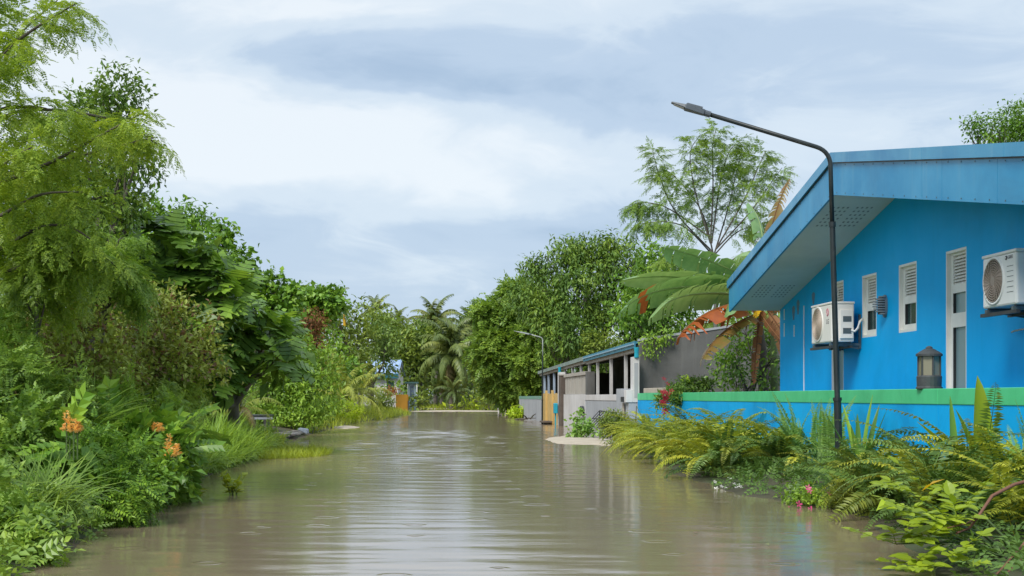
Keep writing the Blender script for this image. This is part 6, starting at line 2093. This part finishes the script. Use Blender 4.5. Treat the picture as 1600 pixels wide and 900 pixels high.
x = at(1345, 700, 14.2)[0]
rosette('spiky plant of stiff pointed leaves just right of the lamp post', x, 14.2,
        [(1.2, 1.15, 0.1, 0.72, 0.075), (-0.9, 1.25, 0.1, 0.80, 0.075), (0.5, 1.35, 0.1, 0.78, 0.08), (-1.6, 1.0, 0.2, 0.70, 0.07), (2.4, 1.2, 0.1, 0.6, 0.07), (-2.6, 1.1, 0.15, 0.62, 0.075), (1.7, 0.85, 0.25, 0.6, 0.07), (0.0, 1.5, 0.0, 0.66, 0.08), (-1.2, 1.42, 0.05, 0.86, 0.07), (3.0, 0.9, 0.2, 0.6, 0.07), (-0.3, 1.0, 0.1, 0.6, 0.075), (-1.9, 1.3, 0.1, 0.74, 0.07)], 'strap')
x = at(1535, 700, 11.2)[0]
rosette('tall broad leaves standing upright against the blue wall, tallest one yellow green', x, 11.2,
        [(0.3, 1.55, 0.05, 1.02, 0.24), (1.6, 1.32, 0.15, 0.80, 0.14), (1.8, 1.02, 0.35, 0.86, 0.13), (-1.4, 1.12, 0.5, 0.72, 0.12), (2.6, 0.95, 0.7, 0.7, 0.12), (-0.6, 1.35, 0.3, 0.7, 0.12), (1.2, 0.8, 0.6, 0.8, 0.12)], ['strap_yellow', 'strap', 'strap_yellow', 'strap', 'strap', 'strap', 'strap'], 'broad_leaf_plant')
x = at(1495, 700, 11.8)[0]
rosette('narrow upright leaf plant left of the tall broad leaves', x, 11.8,
        [(0.2, 1.5, 0.05, 0.86, 0.09), (1.7, 1.1, 0.3, 0.7, 0.09), (-1.5, 1.2, 0.3, 0.6, 0.085), (1.4, 0.8, 0.5, 0.75, 0.09), (2.8, 1.0, 0.5, 0.55, 0.08)], 'strap', 'broad_leaf_plant')


# ---- flowers
def flower_mesh(mat, r):
    V, F = [], []
    for k in range(5):
        a = k * 2 * math.pi / 5
        o = len(V)
        for q, (d, w) in enumerate(((0.05, 0.0), (0.6, -0.36), (1.0, -0.18), (1.0, 0.18), (0.6, 0.36))):
            an = a + w
            V.append((r * d * math.cos(an), r * d * math.sin(an), r * (0.22 * d)))
        F.append((o, o + 1, o + 2, o + 3, o + 4))
    return mesh_np('flower', V, [np.array(F)], M[mat])


FM = {k: flower_mesh(k, r) for k, r in (('flower_pink', 0.034), ('flower_white', 0.030), ('flower_red', 0.05))}


def flowering(label, lobes, mat, T, size, dens, seed, fl, pts, name, scale=1.0):
    c = lobes[0]
    t = tree(name, label, 'flower plant', (c[0], c[1], ground_at(c[0], c[1])), lobes, mat, T, size, dens, 7, 0.04, 0.008, seed, None, 'green_stem', crown='foliage', trunk='stem', fork=0.3)
    rng = np.random.default_rng(seed)
    for p in pts:
        t.inst('flower', FM[fl], p, (rng.uniform(0.7, 1.3), 0, rng.uniform(-0.6, 0.6)), scale * rng.uniform(0.8, 1.15))


flowering('low light green periwinkle with pink flowers at the waterline', [lobe(1255, 775, 26, 12.3, 14), lobe(1285, 782, 24, 12.1, 15), lobe(1230, 782, 12, 12.4, 9)], 'leaf_bright', LEAF, 0.06, 190, 401, 'flower_pink',
          [at(1263, 762, 12.0), at(1232, 797, 12.1), at(1248, 788, 12.0), at(1268, 797, 11.9), at(1297, 772, 12.0), at(1265, 767, 12.1), at(1236, 800, 12.15)], 'periwinkle', 1.05)
flowering('dark low plant with a cluster of small white flowers by the water', [lobe(1140, 768, 24, 14.9, 10), lobe(1165, 768, 16, 14.7, 8)], 'leaf_mid', LEAF, 0.06, 150, 402, 'flower_white',
          [at(1117, 753, 14.6), at(1127, 760, 14.5), at(1148, 757, 14.5), at(1155, 759, 14.4), at(1140, 748, 14.6), at(1133, 762, 14.5), at(1158, 762, 14.4), at(1119, 764, 14.5), at(1151, 763, 14.4)], 'white_flower_plant', 0.9)
flowering('small plant with one pink bloom under the far yellow ferns', [lobe(1072, 742, 16, 17.6, 9), lobe(1092, 748, 12, 17.2, 8)], 'leaf_lime', LEAF, 0.06, 130, 403, 'flower_pink', [at(1068, 745, 17.2), at(1070, 748, 17.2)], 'periwinkle', 1.0)
rg = np.random.default_rng(404)
flowering('dark bougainvillea bush with deep red blooms hanging over the blue wall', [lobe(1078, 606, 30, 26, 13, 22), lobe(1055, 617, 20, 25.6, 13, 14), lobe(1036, 628, 12, 25.2, 12, 8), lobe(1095, 600, 18, 26, 8, 16)], 'leaf_dark', LEAF, 0.085, 150, 404, 'flower_red',
          [at(1037 + rg.normal() * 5, 620 + rg.normal() * 9, 24.9 + rg.normal() * 0.08) for _ in range(26)] + [at(1040 + rg.normal() * 3, 641 + rg.normal() * 2, 24.8) for _ in range(6)], 'bougainvillea', 1.0)
tree('lime_sprout', 'light green sprout standing on top of the bougainvillea', 'sprout', (*at(1070, 605, 25.4)[:2], 1.1), [lobe(1071, 592, 3, 25.4, 3)], 'leaf_lime', LEAF, 0.05, 120, 6, 0.02, 0.006, 405, crown='foliage', trunk='stem', bark='green_stem')

# clipped bush, pale leafy shrub on the sandbar
tree('clipped_bush', 'round dense bush with bare stems beside the gate pillar', 'bush', (*at(960, 690, 29)[:2], 0),
     [lobe(958, 660, 19, 29, 17), lobe(970, 668, 12, 29, 14), lobe(948, 668, 10, 29, 13)], 'leaf_olive', LEAF2, 0.06, 190, 9, 0.05, 0.03, 411, crown='foliage', trunk='stem')
tree('beach_shrub', 'pale round leaved shrub growing on the little sandbar', 'shrub', (*at(908, 684, 31)[:2], 0.04),
     [lobe(903, 650, 9, 31, 7), lobe(915, 664, 9, 31, 8), lobe(898, 664, 8, 31, 6), lobe(912, 674, 14, 31, 6), lobe(925, 672, 9, 31, 6), lobe(895, 676, 8, 31, 6)], 'fern_blue', ROUND, 0.10, 60, 6, 0.06, 0.014, 412, crown='foliage', trunk='stem')
weed_shrub('low green creeping plants spilling into the water past the ferns', [lobe(985, 700, 22, 25.5, 10), lobe(1010, 706, 22, 24.4, 12), lobe(1035, 716, 22, 22.5, 12), lobe(965, 694, 14, 27, 8)], 'leaf_olive', LEAF, 0.07, 110, 413, 'creeping_plant', 'plant', group=None)
weed_shrub('feathery grey green weed at the waterline right of the pink flowers', [lobe(1345, 775, 30, 11.6, 24), lobe(1375, 790, 26, 11.2, 18), lobe(1320, 770, 22, 11.8, 18)], 'fern', P5, 0.12, 80, 414, 'feathery_weed', 'plant', group=None)


def foreground_bush():
    rng = np.random.default_rng(421)
    x, y = 3.55, 8.1
    t = Thing('yellow_green_bush', (x, y, 0.02), 'yellow green bush with rounded leaflets in the near right corner', 'bush')
    tips = [(1420, 800, 7.9), (1400, 850, 7.8), (1440, 760, 8.2), (1470, 790, 8.1), (1450, 840, 7.7), (1500, 830, 7.7), (1480, 870, 7.5), (1430, 880, 7.6), (1470, 815, 7.6), (1415, 830, 8.0), (1500, 800, 8.0), (1440, 800, 7.7), (1420, 770, 8.1), (1455, 890, 7.4)]
    leaf = T_round(0.62)
    for k, (px, py, Y) in enumerate(tips):
        e = at(px, py, Y)
        s = np.array([x + rng.normal() * 0.10, y + rng.normal() * 0.08, 0.03])
        m = (s + e) / 2 + np.array([rng.normal() * 0.04, rng.normal() * 0.04, 0.05])
        V, F = tube_np([s, m, e], [0.009, 0.007, 0.004], 6)
        st = t.part_np('stem', V, [F], M['green_stem'], smooth=True)
        for q in range(int(rng.integers(2, 5))):
            d = unit(np.array([rng.normal() * 0.8, rng.normal() * 0.6 - 0.3, rng.uniform(-0.1, 0.7)]))
            L = rng.uniform(0.13, 0.24)
            n = int(rng.integers(3, 5))
            u = np.repeat((np.arange(n) + 0.9) / n, 2)
            side = unit(np.cross(d, (0, 0, 1.0)))
            sg = np.tile([-1.0, 1.0], n)[:, None]
            P = e + d * (L * u)[:, None]
            D = d * 0.55 + side * sg + np.array([0, 0, -0.05]) + rng.normal(size=(2 * n, 3)) * 0.12
            P, D = np.vstack([P, e + d * L]), np.vstack([D, d])
            V, F = place(leaf, P, D, np.array([0, 0, 1.0]) + np.array([0, -0.3, 0]) + 0.25 * rdir(2 * n + 1, rng), rng.uniform(0.065, 0.105, 2 * n + 1))
            V2, F2 = tube_np([e, e + d * L], [0.003, 0.002], 4)
            V, F = join([(V, F), (V2, [F2])])
            t.part_np('leaf_spray', V, F, M['leaf_corner'], st)
    for a, c, mt in (((1440, 768, 8.0), (1461, 753, 7.9), 'yellow_leaf'), ((1395, 783, 8.0), (1380, 789, 7.9), 'leaf_lime')):
        a, c = at(*a), at(*c)
        V, F = place(T_leaf(0.35, 0.06, 0.1), [a], [c - a], [(0, -0.6, 1)], np.linalg.norm(c - a) * 1.6)
        t.part_np('big_leaf', V, F, M[mt], smooth=True)
    b = Thing('bare_twig', at(1600, 760, 7.9), 'bare reddish brown branch arching over the near right ferns', 'branch')
    for pts, r in (([(1630, 745, 8.0), (1585, 757, 7.9), (1550, 775, 7.8), (1530, 805, 7.7), (1515, 825, 7.7), (1495, 833, 7.6)], 0.012), ([(1525, 810, 7.7), (1510, 818, 7.65), (1480, 825, 7.6)], 0.006),
                   ([(1630, 800, 7.6), (1600, 850, 7.5), (1575, 878, 7.4), (1555, 900, 7.3)], 0.010), ([(1600, 870, 7.5), (1580, 890, 7.4), (1560, 905, 7.3)], 0.007)):
        V, F = tube_np([at(*p) for p in pts], np.linspace(r, r * 0.55, len(pts)), 7)
        b.part_np('stem', V, [F], M['red_stem'], smooth=True)


foreground_bush()

rg = np.random.default_rng(431)
P = []
while len(P) < 46:
    y = rg.uniform(8.5, 30)
    xl, xr = np.interp(y, LB[:, 0], LB[:, 1]), np.interp(y, RB[:, 0], RB[:, 1])
    d = rg.exponential(0.45) + 0.05
    P.append(((xl + d) if rg.random() < 0.55 else (xr - d), y, 0.012))
P = np.array(P)
D = np.column_stack([rdir(len(P), rg)[:, :2], np.zeros(len(P))])
V, F = place(T_leaf(0.55, 0.02, 0.02), P, D, np.tile([0, 0, 1.0], (len(P), 1)), rg.uniform(0.03, 0.07, len(P)))
link('floating_leaves', mesh_np('floating_leaves', V, F, M['leaf_vine']), kind='stuff')
